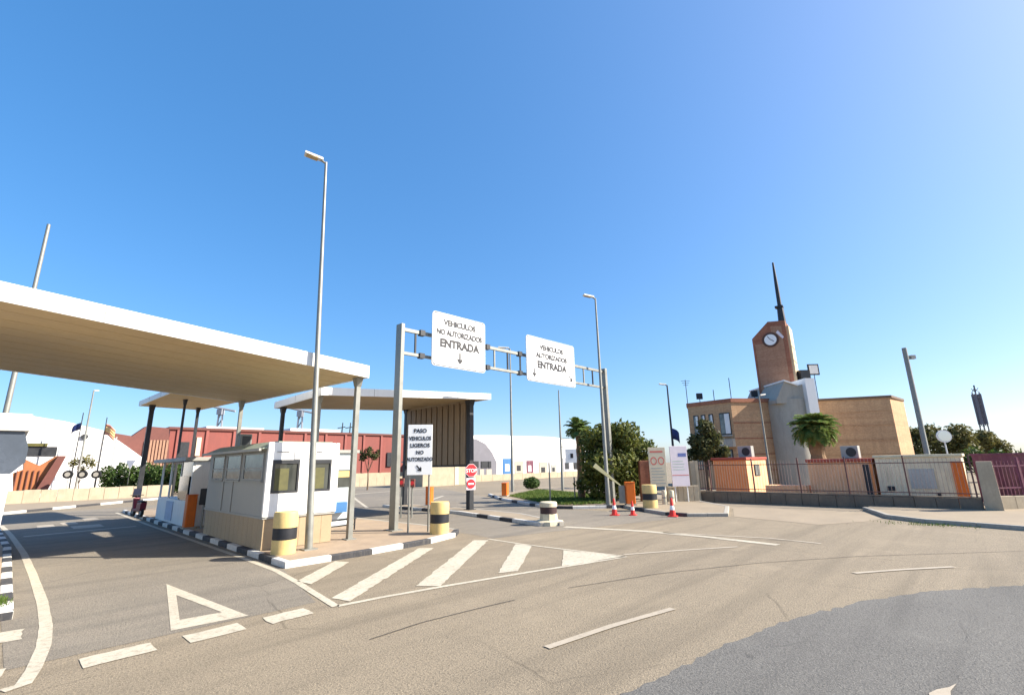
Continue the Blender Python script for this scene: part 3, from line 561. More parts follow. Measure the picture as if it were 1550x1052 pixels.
# ------------------------------------------------------------------ vegetation
def leaves(n, lobes, size, shell=.55, flat=1.0):
    """n leaf quads spread through ellipsoid lobes (cx,cy,cz,rx,ry,rz)"""
    lob = np.array(lobes, float); vol = (lob[:, 3] * lob[:, 4] * lob[:, 5]) ** .8; ch = rng.choice(len(lob), n, p=vol / vol.sum())
    d = rng.normal(size=(n, 3)); d /= np.linalg.norm(d, axis=1)[:, None]; r = shell + (1 - shell) * rng.random(n) ** .6
    r *= 1 + .13 * np.sin(d[:, 0] * 9 + ch) * np.sin(d[:, 2] * 8 + ch * 2)
    c = lob[ch, :3] + d * r[:, None] * lob[ch, 3:]
    u = rng.normal(size=(n, 3)); u /= np.linalg.norm(u, axis=1)[:, None]; nn_ = d + .9 * rng.normal(size=(n, 3)); v = np.cross(nn_, u); v /= np.linalg.norm(v, axis=1)[:, None]; u = np.cross(v, nn_); u /= np.linalg.norm(u, axis=1)[:, None]
    s = size * (.55 + .9 * rng.random(n))[:, None]; c[:, 2] = np.maximum(c[:, 2], .06)
    V = np.stack([c - u * s, c + v * s * .45, c + u * s, c - v * s * .45], 1).reshape(-1, 3); F = np.arange(4 * n).reshape(n, 4)
    me = bpy.data.meshes.new('foliage'); me.from_pydata(V.tolist(), [], F.tolist()); me.update(); return me
def tree(name, label, cat, loc, lobes, n, size, mat, trunk=None, group=None, shell=.55):
    t = thing(name, label, cat, loc, 0, group); me = leaves(n, lobes, size, shell); me.materials.append(mat); link('crown', me, t)
    if trunk:
        hgt, r = trunk; tb = MB(); tb.tube([(0, 0, -.05), (.05, .03, hgt * .5), (0, .08, hgt)], [r * 1.3, r, r * .7], 10)
        for i, lb in enumerate(lobes[:7]):
            tb.tube([(0, .05, hgt * .8), ((lb[0]) * .5, lb[1] * .5, (hgt + lb[2]) / 2), (lb[0] * .9, lb[1] * .9, lb[2])], [r * .55, r * .35, r * .12], 6)
        tb.build('trunk', BARK, t, True)
    return t
def lobset(rx, ry, h, k, z0=0.3):
    out = []
    for i in range(k):
        a = random.uniform(0, 6.28); q = random.uniform(.1, .72); z = random.uniform(z0, h * .8); f = 1 - .35 * (z / h)
        s = random.uniform(.32, .5); out.append((rx * q * f * math.cos(a), ry * q * f * math.sin(a), z, rx * s, ry * s, h * s * .5))
    out.append((0, 0, h * .45, rx * .7, ry * .7, h * .45)); return out
def P0(x, D): p = Rr(x, 700, D); p.z = 0; return p
def toplobes(pix, D, base_, depth=1.0):                                 # lobes from (px, py, radius px) as seen, spread in depth
    out = []
    for x, y, r in pix:
        q = Rr(x, y, D) - base_; rad = r * D / 746.0; dj = random.uniform(-.6, .6) * depth
        q = q + WF * dj; out.append((q.x, q.y, q.z, rad, rad, rad * .95))
    return out
# big ficus by the right gantry leg
bb = P0(940, 31.5)
tree('ficus_bush', 'large dense green bush behind the right gantry leg', 'bush', bb,
     toplobes([(888, 700, 14), (884, 670, 13), (886, 735, 14), (935, 655, 18), (900, 690, 26), (895, 665, 20), (925, 668, 28), (915, 735, 30), (945, 662, 22), (955, 690, 30), (975, 688, 22), (985, 672, 10), (945, 725, 32), (975, 728, 24), (905, 705, 26), (930, 700, 34), (890, 720, 16), (912, 652, 14), (960, 675, 22), (993, 700, 8)], 31.5, bb, 2.0), 15000, .14, LEAF, (2.2, .2), shell=.35)
def palm(name, label, loc, h, r, nf, fl, droop=.5, dead=0):
    t = thing(name, label, 'palm', loc)
    pr = [(0, 0, h * k / 10) for k in range(11)]; MB().tube(pr, [r * (1.15 + .18 * (k % 2) - .02 * k) for k in range(11)], 12).build('trunk', PALMBARK, t)
    m = MB(); K = 12; pts = []
    for k in range(K + 1):
        s = k / K; pts.append(Vector((fl * s * (1 - .18 * s), 0, fl * (.62 * s - droop * 1.5 * s * s))))
    m.tube(pts, [.03 * (1 - .8 * k / K) for k in range(K + 1)], 4)
    for k in range(2, K * 3):
        s = k / (K * 3); i = min(K - 1, int(s * K)); p = pts[i].lerp(pts[i + 1], s * K - i); ln = fl * .34 * math.sin(math.pi * min(1, s * .85 + .12)) * random.uniform(.8, 1.1)
        for sg in (-1, 1):
            tip = p + Vector((ln * .55, sg * ln * .75, -ln * .3 * random.uniform(.5, 1.5))); mid = p.lerp(tip, .5) + Vector((0, 0, .03)); o_ = Vector((.03 * fl, 0, 0))
            m.add([p - o_, p + o_, mid + o_, tip, mid - o_], [(0, 1, 2, 3, 4)])
    me = m.mesh('frond'); me.materials.append(LEAFP)
    for k in range(nf):
        o = link('frond', me, t, (0, 0, h)); o.rotation_euler = (0, math.radians(-58 + 100 * (k / nf) ** 1.1 + random.uniform(-8, 8)), k * 2.4 + random.uniform(-.2, .2)); s = random.uniform(.8, 1.1); o.scale = (s, s, s)
    return t
p = P0(878, 33.6); palm('fan_palm', 'palm crown showing behind the left side of the large bush', p, Rr(874, 652, 33.6).z, .2, 30, 1.3, .45)
p = P0(1240, 37); palm('date_palm', 'stocky palm with a full crown in front of the brick building', p, Rr(1232, 652, 37).z, .45, 76, 2.0, .55)
b_ = P0(1068, 39); tree('conifer_tree', 'dark loose tree against the left wing of the brick building', 'tree', b_, toplobes([(1068, 650, 14), (1055, 668, 14), (1080, 665, 14), (1068, 680, 20), (1062, 640, 7), (1075, 642, 6), (1092, 684, 10), (1050, 690, 12), (1088, 695, 12)], 39, b_, 1), 3800, .15, LEAFD, (2.4, .16), shell=.3)
b_ = G(806, 742); b_.z = .14; tree('round_shrub', 'clipped round shrub on the grass of the right island', 'shrub', b_, [(0, 0, .55, .62, .62, .55), (.15, .1, .75, .5, .5, .35), (-.35, .2, .55, .5, .5, .5), (.4, -.1, .5, .4, .4, .45)], 2600, .09, LEAFH, (.4, .05), shell=.5)
for i, (x, l) in enumerate(((178, 'clipped hedge clump left of the white triangular sign'), (214, 'clipped hedge clump right of the white triangular sign'), (250, 'dark hedge clump seen through the glazed booth'), (283, 'hedge clump furthest right, partly hidden by booth roof'))):
    b_ = P0(x, 51); tree('hedge', l, 'hedge', b_, [(0, 0, 1.6, 1.15, 1.0, 1.5), (-.6, .1, 2.2, .75, .8, 1.0), (.55, 0, 2.4, .75, .8, 1.05), (.2, 0, 1.0, 1.2, 1, 1.0)], 3000, .14, LEAFH, (.8, .07), 'hedge along the far wall', .5)
b_ = P0(558, 55); tree('young_tree', 'young street tree with sparse crown before the red warehouse', 'tree', b_, toplobes([(558, 686, 8), (550, 692, 7), (567, 690, 7), (560, 680, 5), (572, 684, 4), (548, 684, 4)], 55, b_, .4), 900, .13, LEAFD, (2.3, .07), shell=.2)
b_ = P0(125, 49); tree('sparse_shrub', 'thin spindly shrub in front of the white hangar', 'shrub', b_, toplobes([(115, 700, 8), (128, 696, 9), (140, 702, 8), (122, 710, 7)], 49, b_, .5), 600, .12, LEAFO, (1.8, .05), shell=.1)
for i, (D_, pix, mt, l) in enumerate(((66, [(1385, 665, 20), (1375, 680, 20), (1398, 660, 16), (1390, 690, 22), (1372, 655, 9)], LEAFD, 'dark pine directly right of the brick building'), (70, [(1420, 655, 16), (1440, 658, 18), (1455, 665, 18), (1425, 675, 22), (1450, 685, 22), (1410, 650, 9)], LEAFO, 'olive brown pine behind the round mirror'),
                                       (74, [(1480, 665, 14), (1495, 668, 16), (1510, 678, 12), (1485, 685, 18), (1520, 690, 12), (1502, 690, 14)], LEAFO, 'spreading pine behind the far mast'))):
    b_ = P0(pix[0][0] + 8, D_); tree('pine_tree', l, 'tree', b_, toplobes(pix, D_, b_, 2), 3200, .28, mt, (3.2, .25), 'pines at the right', .35)
for i, (x, y, l) in enumerate(((1475, 690, 'low green shrub behind the wall pillar'), (1508, 692, 'low green shrub above the purple panels'), (1540, 694, 'low green shrub at the right picture edge'))):
    b_ = P0(x, 46); tree('low_shrub', l, 'shrub', b_, toplobes([(x, y, 14), (x - 12, y + 4, 10), (x + 12, y + 3, 11), (x, y + 14, 16)], 46, b_, .6), 900, .16, LEAFH, (1.5, .08), 'shrubs along the right wall', .3)
gz = [(26.8, 26.5), (23.5, 20.6), (22.6, 18.6), (23.2, 17.5), (25.2, 16.4), (30.5, 20.5), (34, 30)]
structure(sheet('lawn', gz[::-1] if False else gz, .15, SOIL))
def inside(p, poly):
    c = False; n = len(poly)
    for i in range(n):
        a, b = poly[i], poly[i - 1]
        if (a[1] > p[1]) != (b[1] > p[1]) and p[0] < (b[0] - a[0]) * (p[1] - a[1]) / (b[1] - a[1]) + a[0]: c = not c
    return c
def blades(name, pts, z, hgt, label, wd=.02):
    m = MB()
    for x, y in pts:
        a = random.uniform(0, 6.28); h = hgt * random.uniform(.5, 1.3); dx, dy = math.cos(a) * wd, math.sin(a) * wd; lx, ly = random.uniform(-.5, .5) * h, random.uniform(-.5, .5) * h
        m.add([(x - dx, y - dy, z), (x + dx, y + dy, z), (x + lx, y + ly, z + h)], [(0, 1, 2)])
    o = m.build(name, GRASS); o['kind'] = 'stuff'; o['label'] = label; o['category'] = 'grass'; return o
gp = []
while len(gp) < 15000:
    q = (random.uniform(22.6, 34), random.uniform(16.4, 30))
    if inside(q, gz): gp.append(q)
blades('grass', gp, .15, .15, 'short green lawn on the right island', .03)
blades('weeds', [(random.gauss(.3, .07), random.gauss(13.9, .2)) for _ in range(300)], .14, .09, 'tuft of weeds growing by the striped left kerb', .012)
blades('weeds', [(random.gauss(24.2, .25), random.gauss(2.0, .7)) for _ in range(260)], .01, .07, 'thin weeds along the right kerb', .012)
# ------------------------------------------------------------------ right wall, fence, sheds
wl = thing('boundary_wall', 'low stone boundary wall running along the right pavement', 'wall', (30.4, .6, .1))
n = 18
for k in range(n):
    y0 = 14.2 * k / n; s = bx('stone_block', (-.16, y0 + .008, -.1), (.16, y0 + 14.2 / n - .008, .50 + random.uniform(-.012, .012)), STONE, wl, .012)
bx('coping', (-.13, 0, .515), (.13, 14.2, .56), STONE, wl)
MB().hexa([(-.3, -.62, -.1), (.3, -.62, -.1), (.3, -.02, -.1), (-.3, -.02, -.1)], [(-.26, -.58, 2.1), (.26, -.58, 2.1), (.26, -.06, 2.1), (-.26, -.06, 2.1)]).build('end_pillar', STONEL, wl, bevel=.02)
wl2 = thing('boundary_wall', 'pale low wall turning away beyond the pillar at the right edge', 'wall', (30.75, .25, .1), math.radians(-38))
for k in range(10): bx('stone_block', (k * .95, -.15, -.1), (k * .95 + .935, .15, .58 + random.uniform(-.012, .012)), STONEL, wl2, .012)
fn = thing('railing_fence', 'dark maroon bar fence standing on the low stone wall', 'fence', (30.4, .6, .66))
bar = MB().box((-.007, -.007, 0), (.007, .007, 1.72)).mesh('bar'); bar.materials.append(M('bar_pale', (.36, .26, .22), .6))
for k in range(94):
    if (k % 16): link('bar', bar, fn, (0, .15 + k * .15, .02))
for y in (.15, 2.5, 4.9, 7.1, 9.5, 12.0, 14.1): bx('post', (-.03, y - .03, 0), (.03, y + .03, 1.86), FENCEP, fn)
bx('rail', (-.02, .05, .12), (.02, 14.15, .16), FENCEP, fn); bx('rail', (-.02, .05, 1.5), (.02, 14.15, 1.54), FENCEP, fn)
fn2 = thing('railing_fence', 'purple bar fence above the pale wall at the right edge', 'fence', (30.9, .12, .7), math.radians(-38))
pb = MB().box((-.014, -.014, 0), (.014, .014, 1.5)).mesh('bar'); pb.materials.append(PURPLE)
for k in range(40): link('bar', pb, fn2, (.2 + k * .2, 0, 0))
for x in (1.5, 4, 6.5): bx('post', (x - .04, -.04, 0), (x + .04, .04, 1.65), PURPLE, fn2)
bx('rail', (0, -.02, .3), (8.5, .02, .36), PURPLE, fn2); bx('rail', (0, -.02, 1.25), (8.5, .02, 1.31), PURPLE, fn2)
def ribs(parent, x0, y0, y1, z0, z1, mat, step=.28):
    me = MB().box((-.025, 0, 0), (0, step * .45, z1 - z0)).mesh('rib'); me.materials.append(mat); k = 0
    while y0 + k * step + step * .45 < y1: link('rib', me, parent, (x0, y0 + k * step, z0)); k += 1
s1 = thing('site_shed', 'bright orange shed with red cap behind the left end of the fence', 'shed', (32.4, 9.95, 0))
bx('body', (0, 1.15, .1), (3.8, 3.2, 2.46), OSHED, s1); bx('cap', (-.1, 1.05, 2.46), (3.9, 3.3, 2.62), SHEDTOP, s1, .03); ribs(s1, 0, 1.2, 3.2, .15, 2.44, OSHED)
bx('end_panel', (.02, 1.12, .12), (3.78, 1.148, 2.44), OSHED2, s1)  # the sunlit end face is painted in, as a paler orange
wn = bx('window', (1.3, 1.08, 1.45), (2.3, 1.118, 2.15), GALVD, s1); bx('pane', (1.36, 1.06, 1.5), (1.77, 1.079, 2.1), GLASSB, wn); bx('pane', (1.83, 1.06, 1.5), (2.24, 1.079, 2.1), GLASSB, wn)
s2 = thing('site_shed', 'faded orange shed with red cap in the middle of the row', 'shed', (32.4, 4.65, 0))
bx('body', (0, 0, .1), (2.6, 3.05, 2.24), OSHED2, s2); bx('cap', (-.12, -.06, 2.24), (2.7, 3.1, 2.42), SHEDTOP, s2, .03); ribs(s2, 0, .5, 3.0, .15, 2.2, OSHED2, .34); bx('door', (-.03, .12, .2), (0, .42, 2.1), GALVD, s2); bx('end_panel', (-.035, 0, .1), (0, .1, 2.22), OSHED, s2)
bx('kerb_slab', (-.9, 3.1, .5), (.2, 5.2, .98), OSHED2, s2)
s3 = thing('site_shed', 'beige container shed with orange end at the right of the row', 'shed', (32.2, 1.05, 0))
bx('body', (0, 0, .1), (2.6, 3.4, 2.42), BEIGES, s3); bx('cap', (-.08, -.08, 2.42), (2.7, 3.48, 2.56), M('beige_cap', (.70, .60, .40)), s3, .03); ribs(s3, 0, .5, 3.4, .2, 2.35, BEIGES, .36)
bx('orange_corner', (-.04, -.03, .1), (0, .42, 2.2), ORANGE, s3); bx('grey_plate', (-.05, 1.1, .9), (-.026, 2.1, 1.85), M('plate_grey', (.45, .44, .40)), s3); v = bx('vent', (-.05, 2.75, .78), (-.026, 3.1, 1.0), GALVD, s3); bx('fuse_box', (-.06, 1.0, .5), (-.028, 1.15, .7), GALVD, s3)
for (y, z, sc_, l) in ((10.9, 2.63, 1.05, 'white air conditioner box on the bright orange shed'), (5.6, 2.43, 1.0, 'white air conditioner box on the faded orange shed')):
    t = thing('air_conditioner', l, 'air conditioner', (33.0, y, z), -.1, 'air conditioners on the sheds'); t.location += Vector((1.2, .7, 0)) * (y > 10); t.scale = (sc_,) * 3
    bx('casing', (-.2, -.42, 0), (.2, .42, .68), GREYP, t, .02); g_ = MB().tube([(-.215, -.08, .34), (-.2, -.08, .34)], .25, 20).build('fan_grille', GALVD, t); bx('bracket', (-.25, -.3, -.02), (.25, .3, -.0), GALVD, t)
t = thing('cargo_container', 'purple red container behind the fence at the right edge', 'container', (36.5, -3.0, 0), math.radians(-38))
bx('body', (-3, 0, .1), (4, 2.4, 2.45), PURPLE, t)
for k in range(22): bx('rib', (-2.95 + k * .31, -.03, .2), (-2.8 + k * .31, 0, 2.35), PURPLE, t)
bx('frame', (-3.05, -.05, 2.45), (4.05, 2.45, 2.55), PURPLE, t)
t = thing('traffic_mirror', 'round convex traffic mirror on a white post behind the beige shed', 'mirror', P0(1438, 36), RZ)
z_ = Rr(1436, 660, 36).z; MB().tube([(0, .05, 0), (0, .05, z_)], .05).build('post', WHITE, t); MB().prismy([(.56 * math.cos(k * math.pi / 14), z_ + .45 * math.sin(k * math.pi / 14)) for k in range(28)], -.02, .04).build('rim', WHITE, t)
MB().prismy([(.46 * math.cos(k * math.pi / 14), z_ + .36 * math.sin(k * math.pi / 14)) for k in range(28)], -.03, -.021).build('mirror_glass', M('mirror', (.5, .52, .55), .05, .02, 1, metal=1), t)
# gate pillars, notice boards, stubs
def nb(px, D, y0, y1, wd, label, mat, name='notice_board', ang=0):
    p = P0(px, D); t = thing(name, label, 'sign', p, RZ + ang, 'notice boards at the entrance'); za, zb = Rr(px, y1, D).z, Rr(px, y0, D).z
    bx('panel', (-wd / 2, -.03, za), (wd / 2, .03, zb), mat, t, .01)
    for x in (-wd * .35, wd * .35): MB().tube([(x, .06, 0), (x, .06, zb - .1)], .035).build('leg', WHITE, t)
    return t, za, zb
t, za, zb = nb(995, 29, 677, 736, 1.0, 'tan notice board with two faded red rings and text lines', TANS)
for x in (-.22, .22):
    m = MB(); m.add([(x + r * math.cos(k * .3927), -.034, zb - .78 + r * 1.25 * math.sin(k * .3927)) for r in (.13, .19) for k in range(16)], [(16 + k, 16 + (k + 1) % 16, (k + 1) % 16, k) for k in range(16)]); m.build('red_ring', PINKRED, t)
bx('header', (-.4, -.035, zb - .3), (.35, -.031, zb - .2), PINKRED, t)
for k in range(6): bx('text_line', (-.4, -.035, za + .16 + k * .17), (.4 - .07 * (k % 3), -.031, za + .2 + k * .17), GREYINK, t)
t, za, zb = nb(1028, 29.5, 675, 736, 1.05, 'pale pink notice board with a blue mark and a red rule', PINK, ang=.06)
bx('blue_mark', (-.05, -.035, zb - .62), (.45, -.031, zb - .42), M('print_blue', (.13, .17, .40)), t); bx('red_rule', (-.5, -.035, za + .62), (.5, -.031, za + .66), PINKRED, t)
for k in range(4): bx('text_line', (-.42, -.035, za + .95 + k * .16), (.3 - .06 * (k % 2), -.031, za + .99 + k * .16), M('print_green', (.50, .60, .48)), t)
for px, D_, top, wd, l, mt in ((975, 30.5, 697, .7, 'brown gate pillar beside the tan notice board', GREYD), (1047, 31, 698, .42, 'pale gate pillar at the end of the fence', STONEL)):
    t = thing('gate_pillar', l, 'pillar', P0(px, D_), RZ); z_ = Rr(px, top, D_).z; bx('shaft', (-wd / 2, -.2, 0), (wd / 2, .25, z_), BRICKR if 'brown' in l else mt, t, .02); bx('lit_edge_tint', (wd / 2 - .1, -.215, 0), (wd / 2 + .08, .2, z_ + .03), STONEL, t)  # pale strip paints sunlight onto each pillar's right edge
for px, D_, l in ((1001, 28.2, 'short white post below the tan notice board'), (1012, 28.2, 'short white post between the two notice boards')):
    t = thing('stub_post', l, 'post', P0(px, D_)); z_ = Rr(px, 742, D_).z; MB().lathe([(.14, 0), (.14, z_ - .05), (.1, z_)], 14).build('shaft', CREAM, t, True); MB().lathe([(.145, z_ * .5), (.145, z_ * .62)], 14).build('band', GREYC, t, True)
t = thing('entrance_wall', 'short pale stone wall under the pink notice board', 'wall', P0(1028, 30), RZ)
for k in range(6): bx('stone_block', (-.9 + k * .31, -.15, 0), (-.9 + k * .31 + .295, .15, 1.0 + random.uniform(-.03, .03)), STONEL, t, .015)
# ------------------------------------------------------------------ brick building with clock tower (frame: across, away, up)
bd = thing('brick_building', 'two-storey tan brick building with clock tower and spire', 'building', (0, 0, 0), RZ)
ZT = L(1105, 603, 44).z
def wallbox(name, pts, z0, z1, mat, parent=bd): return MB().prism([(p[0], p[1]) for p in pts], z0, z1).build(name, mat, parent)
A = L(1040, 611, 47.4); B = L(1105, 603, 44); C = L(1172, 603, 44.8); 
wallbox('left_wing', [B, C, (C.x + 1, 56), (A.x * 56 / 47.4 + .4, 56), A][::1], 0, ZT - .35, BRICK)
wallbox('parapet', [(B.x, B.y - .1), (C.x, C.y - .1), (C.x + 1, 56.1), (A.x * 56 / 47.4 + .3, 56.1), (A.x - .1, A.y)], ZT - .349, ZT, BRICKR)
E_ = L(1235, 601, 46); F_ = L(1345, 595, 44.2); H_ = L(1366, 600, 47.5)
wallbox('right_wing', [E_, F_, H_, (H_.x + .5, 56), (E_.x, 56)], 0, ZT - .2, BRICK)
wallbox('parapet', [(E_.x, E_.y - .12), (F_.x + .1, F_.y - .12), (H_.x + .1, H_.y), (H_.x + .6, 56.1), (E_.x, 56.1)], ZT - .199, ZT + .02, M('coping_brown', (.16, .10, .06)))
for k in range(5):
    z = 1.4 + k * 1.3; d = (F_ - E_).normalized(); n = Vector((d.y, -d.x)); a0 = Vector((E_.x, E_.y)) + n * .03; b0 = Vector((F_.x, F_.y)) + n * .03
    wallbox('string_course', [a0, b0, b0 - n * .02, a0 - n * .02], z, z + .05, BRICK)
# windows and balcony on the left wing's side face
d = Vector((B.x - A.x, B.y - A.y)); dl = d.length; d.normalize(); n = Vector((d.y, -d.x))
def onface(o, s0, s1, z0, z1, out, mat, name, parent, dd=d, nv=n):
    a_ = o + dd * s0; b_ = o + dd * s1; return MB().prism([tuple(a_ + nv * out), tuple(b_ + nv * out), tuple(b_ - nv * .05), tuple(a_ - nv * .05)], z0, z1).build(name, mat, parent)
Ao = Vector((A.x, A.y))
for s0, s1 in ((.12, .24), (.30, .40), (.48, .58), (.72, .95)):
    wn = onface(Ao, s0 * dl, s1 * dl, 4.7, 6.7, .05, GALVD, 'window', bd); onface(Ao, (s0 + .012) * dl, (s1 - .012) * dl, 4.8, 6.6, .07, GLASSB, 'pane', wn); onface(Ao, (s0 - .01) * dl, (s1 + .01) * dl, 4.55, 4.69, .16, GREYC, 'sill', wn); onface(Ao, (s0 + s1) / 2 * dl, (s1 - .012) * dl, 4.8, 6.6, .1, WHITE, 'shutter', wn)
for s0, s1 in ((.1, .35), (.5, .92)):
    wn = onface(Ao, s0 * dl, s1 * dl, 1.6, 3.4, .05, GALVD, 'window', bd); onface(Ao, (s0 + .02) * dl, (s1 - .02) * dl, 1.7, 3.3, .07, GLASSB, 'pane', wn)
onface(Ao, .66 * dl, 1.0 * dl, 3.6, 4.3, .5, GREYC, 'balcony', bd)
d2 = Vector((C.x - B.x, C.y - B.y)).normalized(); n2 = Vector((d2.y, -d2.x)); Bo = Vector((B.x, B.y))
for k in range(4): onface(Bo, .02, 4.0, 1.5 + k * 1.4, 1.58 + k * 1.4, .03, BRICKR, 'string_course', bd, d2, n2)
# grey curved stair block
g0 = L(1172, 600, 43.4); g1 = L(1232, 600, 43.0); gw = g1.x - g0.x; pts = []
for k in range(13): a = math.pi + math.pi * k / 12; pts.append((g0.x + gw / 2 + gw / 2 * math.cos(a), 44.5 + 1.6 * math.sin(a)))
pts += [(g1.x, 50), (g0.x, 50)]
gz0 = L(1200, 583, 43).z
MB().prism(pts, 0, gz0 - 1.2).build('stair_block', GREYC, bd, True)
pk = L(1186, 577, 43.2); pr_ = L(1228, 574, 43.2)
MB().prismy([(g0.x, gz0 - 1.6), (g1.x, gz0 - 1.6), (g1.x, pr_.z - .25), (pk.x + gw * .32, pk.z - .45), (pk.x, pk.z), (g0.x, gz0 - 1.25)], 43.1, 49.5).build('stair_roof', GREYC, bd)
MB().hexa([(pk.x - .1, 42.95, pk.z - .02), (pk.x + gw * .33, 42.95, pk.z - .47), (pk.x + gw * .33, 49.6, pk.z - .47), (pk.x - .1, 49.6, pk.z - .02)], [(pk.x - .1, 42.95, pk.z + .1), (pk.x + gw * .33, 42.95, pk.z - .35), (pk.x + gw * .33, 49.6, pk.z - .35), (pk.x - .1, 49.6, pk.z + .1)]).build('roof_slab', WHITEB, bd)
ws = L(1226, 590, 42.9); bx('white_wall', (ws.x - .5, 42.6, 6.0), (ws.x + .35, 45, L(1228, 573, 42.9).z), WHITEB, bd)
# tower, turned so that its sunlit side shows
TD = 45.0; TA = -math.radians(37); tc = L(1202, 575, TD); TO = (tc.x, TD, 0); TWD = 3.1
zr = L(1191, 485, TD).z; zl = L(1146, 513, TD + 1.8).z; za_ = L(1170, 487, TD + .9).z
tw = MB().prismy([(-TWD, 0), (0, 0), (0, zr), (-TWD * .48, za_), (-TWD, zl)], 0, 2.7).build('tower', BRICKR, bd, loc=TO, rz=TA)
MB().prismy([(-TWD + .22, 6.8), (-.35, 6.8), (-.35, zr - 2.0), (-TWD + .22, zr - 2.0)], -.04, -.001).build('tower_panel', BRICKT, tw)
MB().prismy([(-TWD * .42, zr - 1.99), (-.35, zr - 1.99), (-.35, zr - .5), (-TWD * .42, zr - .35)], -.03, -.001).build('tower_panel', BRICKT, tw)
bx('lit_side_tint', (.002, .2, 5), (.22, 2.5, zr - .5), M('lit_side_pale', (.58, .45, .28)), tw)  # sunlight on the tower's right side, put into a paler colour
for k in range(6): bx('side_joint', (.222, .2, 6 + k * 1.4), (.235, 2.5, 6.06 + k * 1.4), BRICKR, tw)
kx, kz = -TWD * .47, zr - 1.72
def disc(r_, y0, y1, name, mat, par): return MB().prismy([(kx + r_ * math.cos(k * math.pi / 16), kz + r_ * math.sin(k * math.pi / 16)) for k in range(32)], y0, y1).build(name, mat, par, loc=TO if par is bd else None, rz=TA if par is bd else 0)
ck = disc(.74, -.10, -.041, 'clock', M('clock_ring', (.10, .05, .035)), bd); disc(.54, -.12, -.101, 'clock_face', SIGNW, ck)
MB().prismy([(kx - .03, kz + .03), (kx + .27, kz - .22), (kx + .31, kz - .18), (kx + .03, kz + .05)], -.135, -.121).build('clock_hand', INK, ck); MB().prismy([(kx - .03, kz), (kx + .03, kz), (kx - .2, kz + .4), (kx - .26, kz + .38)], -.135, -.121).build('clock_hand', INK, ck)
MB().prismy([(kx + .55, kz + .65), (kx + 1.05, kz - .05), (kx + 1.2, kz + .1), (kx + .75, kz + .85)], -.06, -.041).build('pale_stripe', PINK, tw)
spx = -.3; z2 = L(1184, 464, TD + .6).z; z3 = L(1173, 397, TD + .6).z
MB().tube([(spx, .7, zr - .3), (spx, .7, z2)], [.36, .28], 8).build('spire_base', GALVD, tw); MB().tube([(spx, .7, z2), (spx, .7, (z2 + z3) / 2), (spx, .7, z3)], [.2, .17, .09], 8).build('spire', GALVD, tw); bx('spire_collar', (spx - .42, .35, z2 - .1), (spx + .3, 1.0, z2 + .08), GALVD, tw)
q = L(1214, 563, 45.5); bx('roof_cabinet', (q.x - .45, 45, q.z - .9), (q.x + .45, 46, q.z + .1), GALVD, bd)
# roof antennas
def aerial(px, ptop, D, kind, label):
    p = L(px, 612, D); ztop = L(px, ptop, D).z; w_ = WR * p.x + WF * D; t = thing('roof_aerial', label, 'antenna', (w_.x, w_.y, ZT - .05), RZ, 'aerials on the brick building roof'); h = ztop - ZT + .05
    MB().tube([(0, 0, 0), (0, 0, h)], .035, 6).build('mast', GALVD, t)
    if kind == 1:
        for k in range(3): MB().tube([(-.45 + .1 * k, 0, h - .1 - .22 * k), (.45 - .1 * k, 0, h - .1 - .22 * k)], .02, 5).build('crossbar', GALVD, t)
    if kind == 2: bx('panel', (-.3, -.1, h - .55), (.3, .1, h + .05), GALVD, t, .03)
    if kind == 3:
        m = MB(); m.prismy([(-.55, h - .5), (.55, h - .5), (.55, h + .6), (-.55, h + .6)], -.04, .04); m.build('frame', GALVD, t); bx('dish', (-.42, -.07, h - .38), (.42, -.041, h + .48), WHITE, t)
for a_ in ((1041, 575, 48.5, 1, 'comb aerial at the left corner of the brick roof'), (1060, 596, 48, 2, 'dark box aerial left on the brick roof'), (1082, 590, 47, 0, 'thin short whip left of the roof corner'), (1108, 572, 47, 0, 'tall thin whip right of the roof corner'), (1144, 592, 46.5, 2, 'small box lamp on the roof near the tower'), (1240, 560, 47, 3, 'square framed panel on a mast right of the tower')): aerial(*a_)
# left low building with dark windows behind: chimney-like block
# ------------------------------------------------------------------ far mast, flags
p = P0(1503, 80); t = thing('lattice_mast', 'dark lattice communications mast above the pines', 'mast', p, RZ)
z0 = 0; z1 = Rr(1484, 583, 80).z; zb_ = z1 - 6.0
m = MB()
for x, y in ((-.4, -.4), (.4, -.4), (.4, .4), (-.4, .4)): m.tube([(x, y, 0), (x * .75, y * .75, z1 - 1.2)], .1, 5)
nseg = 12
for k in range(nseg):
    za2, zb2 = z1 * k / nseg, z1 * (k + 1) / nseg - .5; f = .4 * (1 - .25 * k / nseg)
    for sx, sy, ex, ey in ((-1, -1, 1, -1), (1, -1, 1, 1), (1, 1, -1, 1), (-1, 1, -1, -1)): m.tube([(sx * f, sy * f, za2), (ex * f, ey * f, zb2)], .05, 4)
m.build('lattice', M('mast_grey', (.16, .15, .17)), t)
for k, zz in enumerate((1.9, 2.9, 3.9, 4.9, 5.9)):
    for a_ in range(4): MB().tube([(.48 * math.cos(a_ * 1.57 + .5), .48 * math.sin(a_ * 1.57 + .5), z1 - zz - .6), (.48 * math.cos(a_ * 1.57 + .5), .48 * math.sin(a_ * 1.57 + .5), z1 - zz + .4)], .2, 6).build('antenna_panel', M('mast_grey', (.16, .15, .17)), t)
MB().tube([(0, 0, z1 - 1.3), (0, 0, z1)], .12, 6).build('tip', GALVD, t)
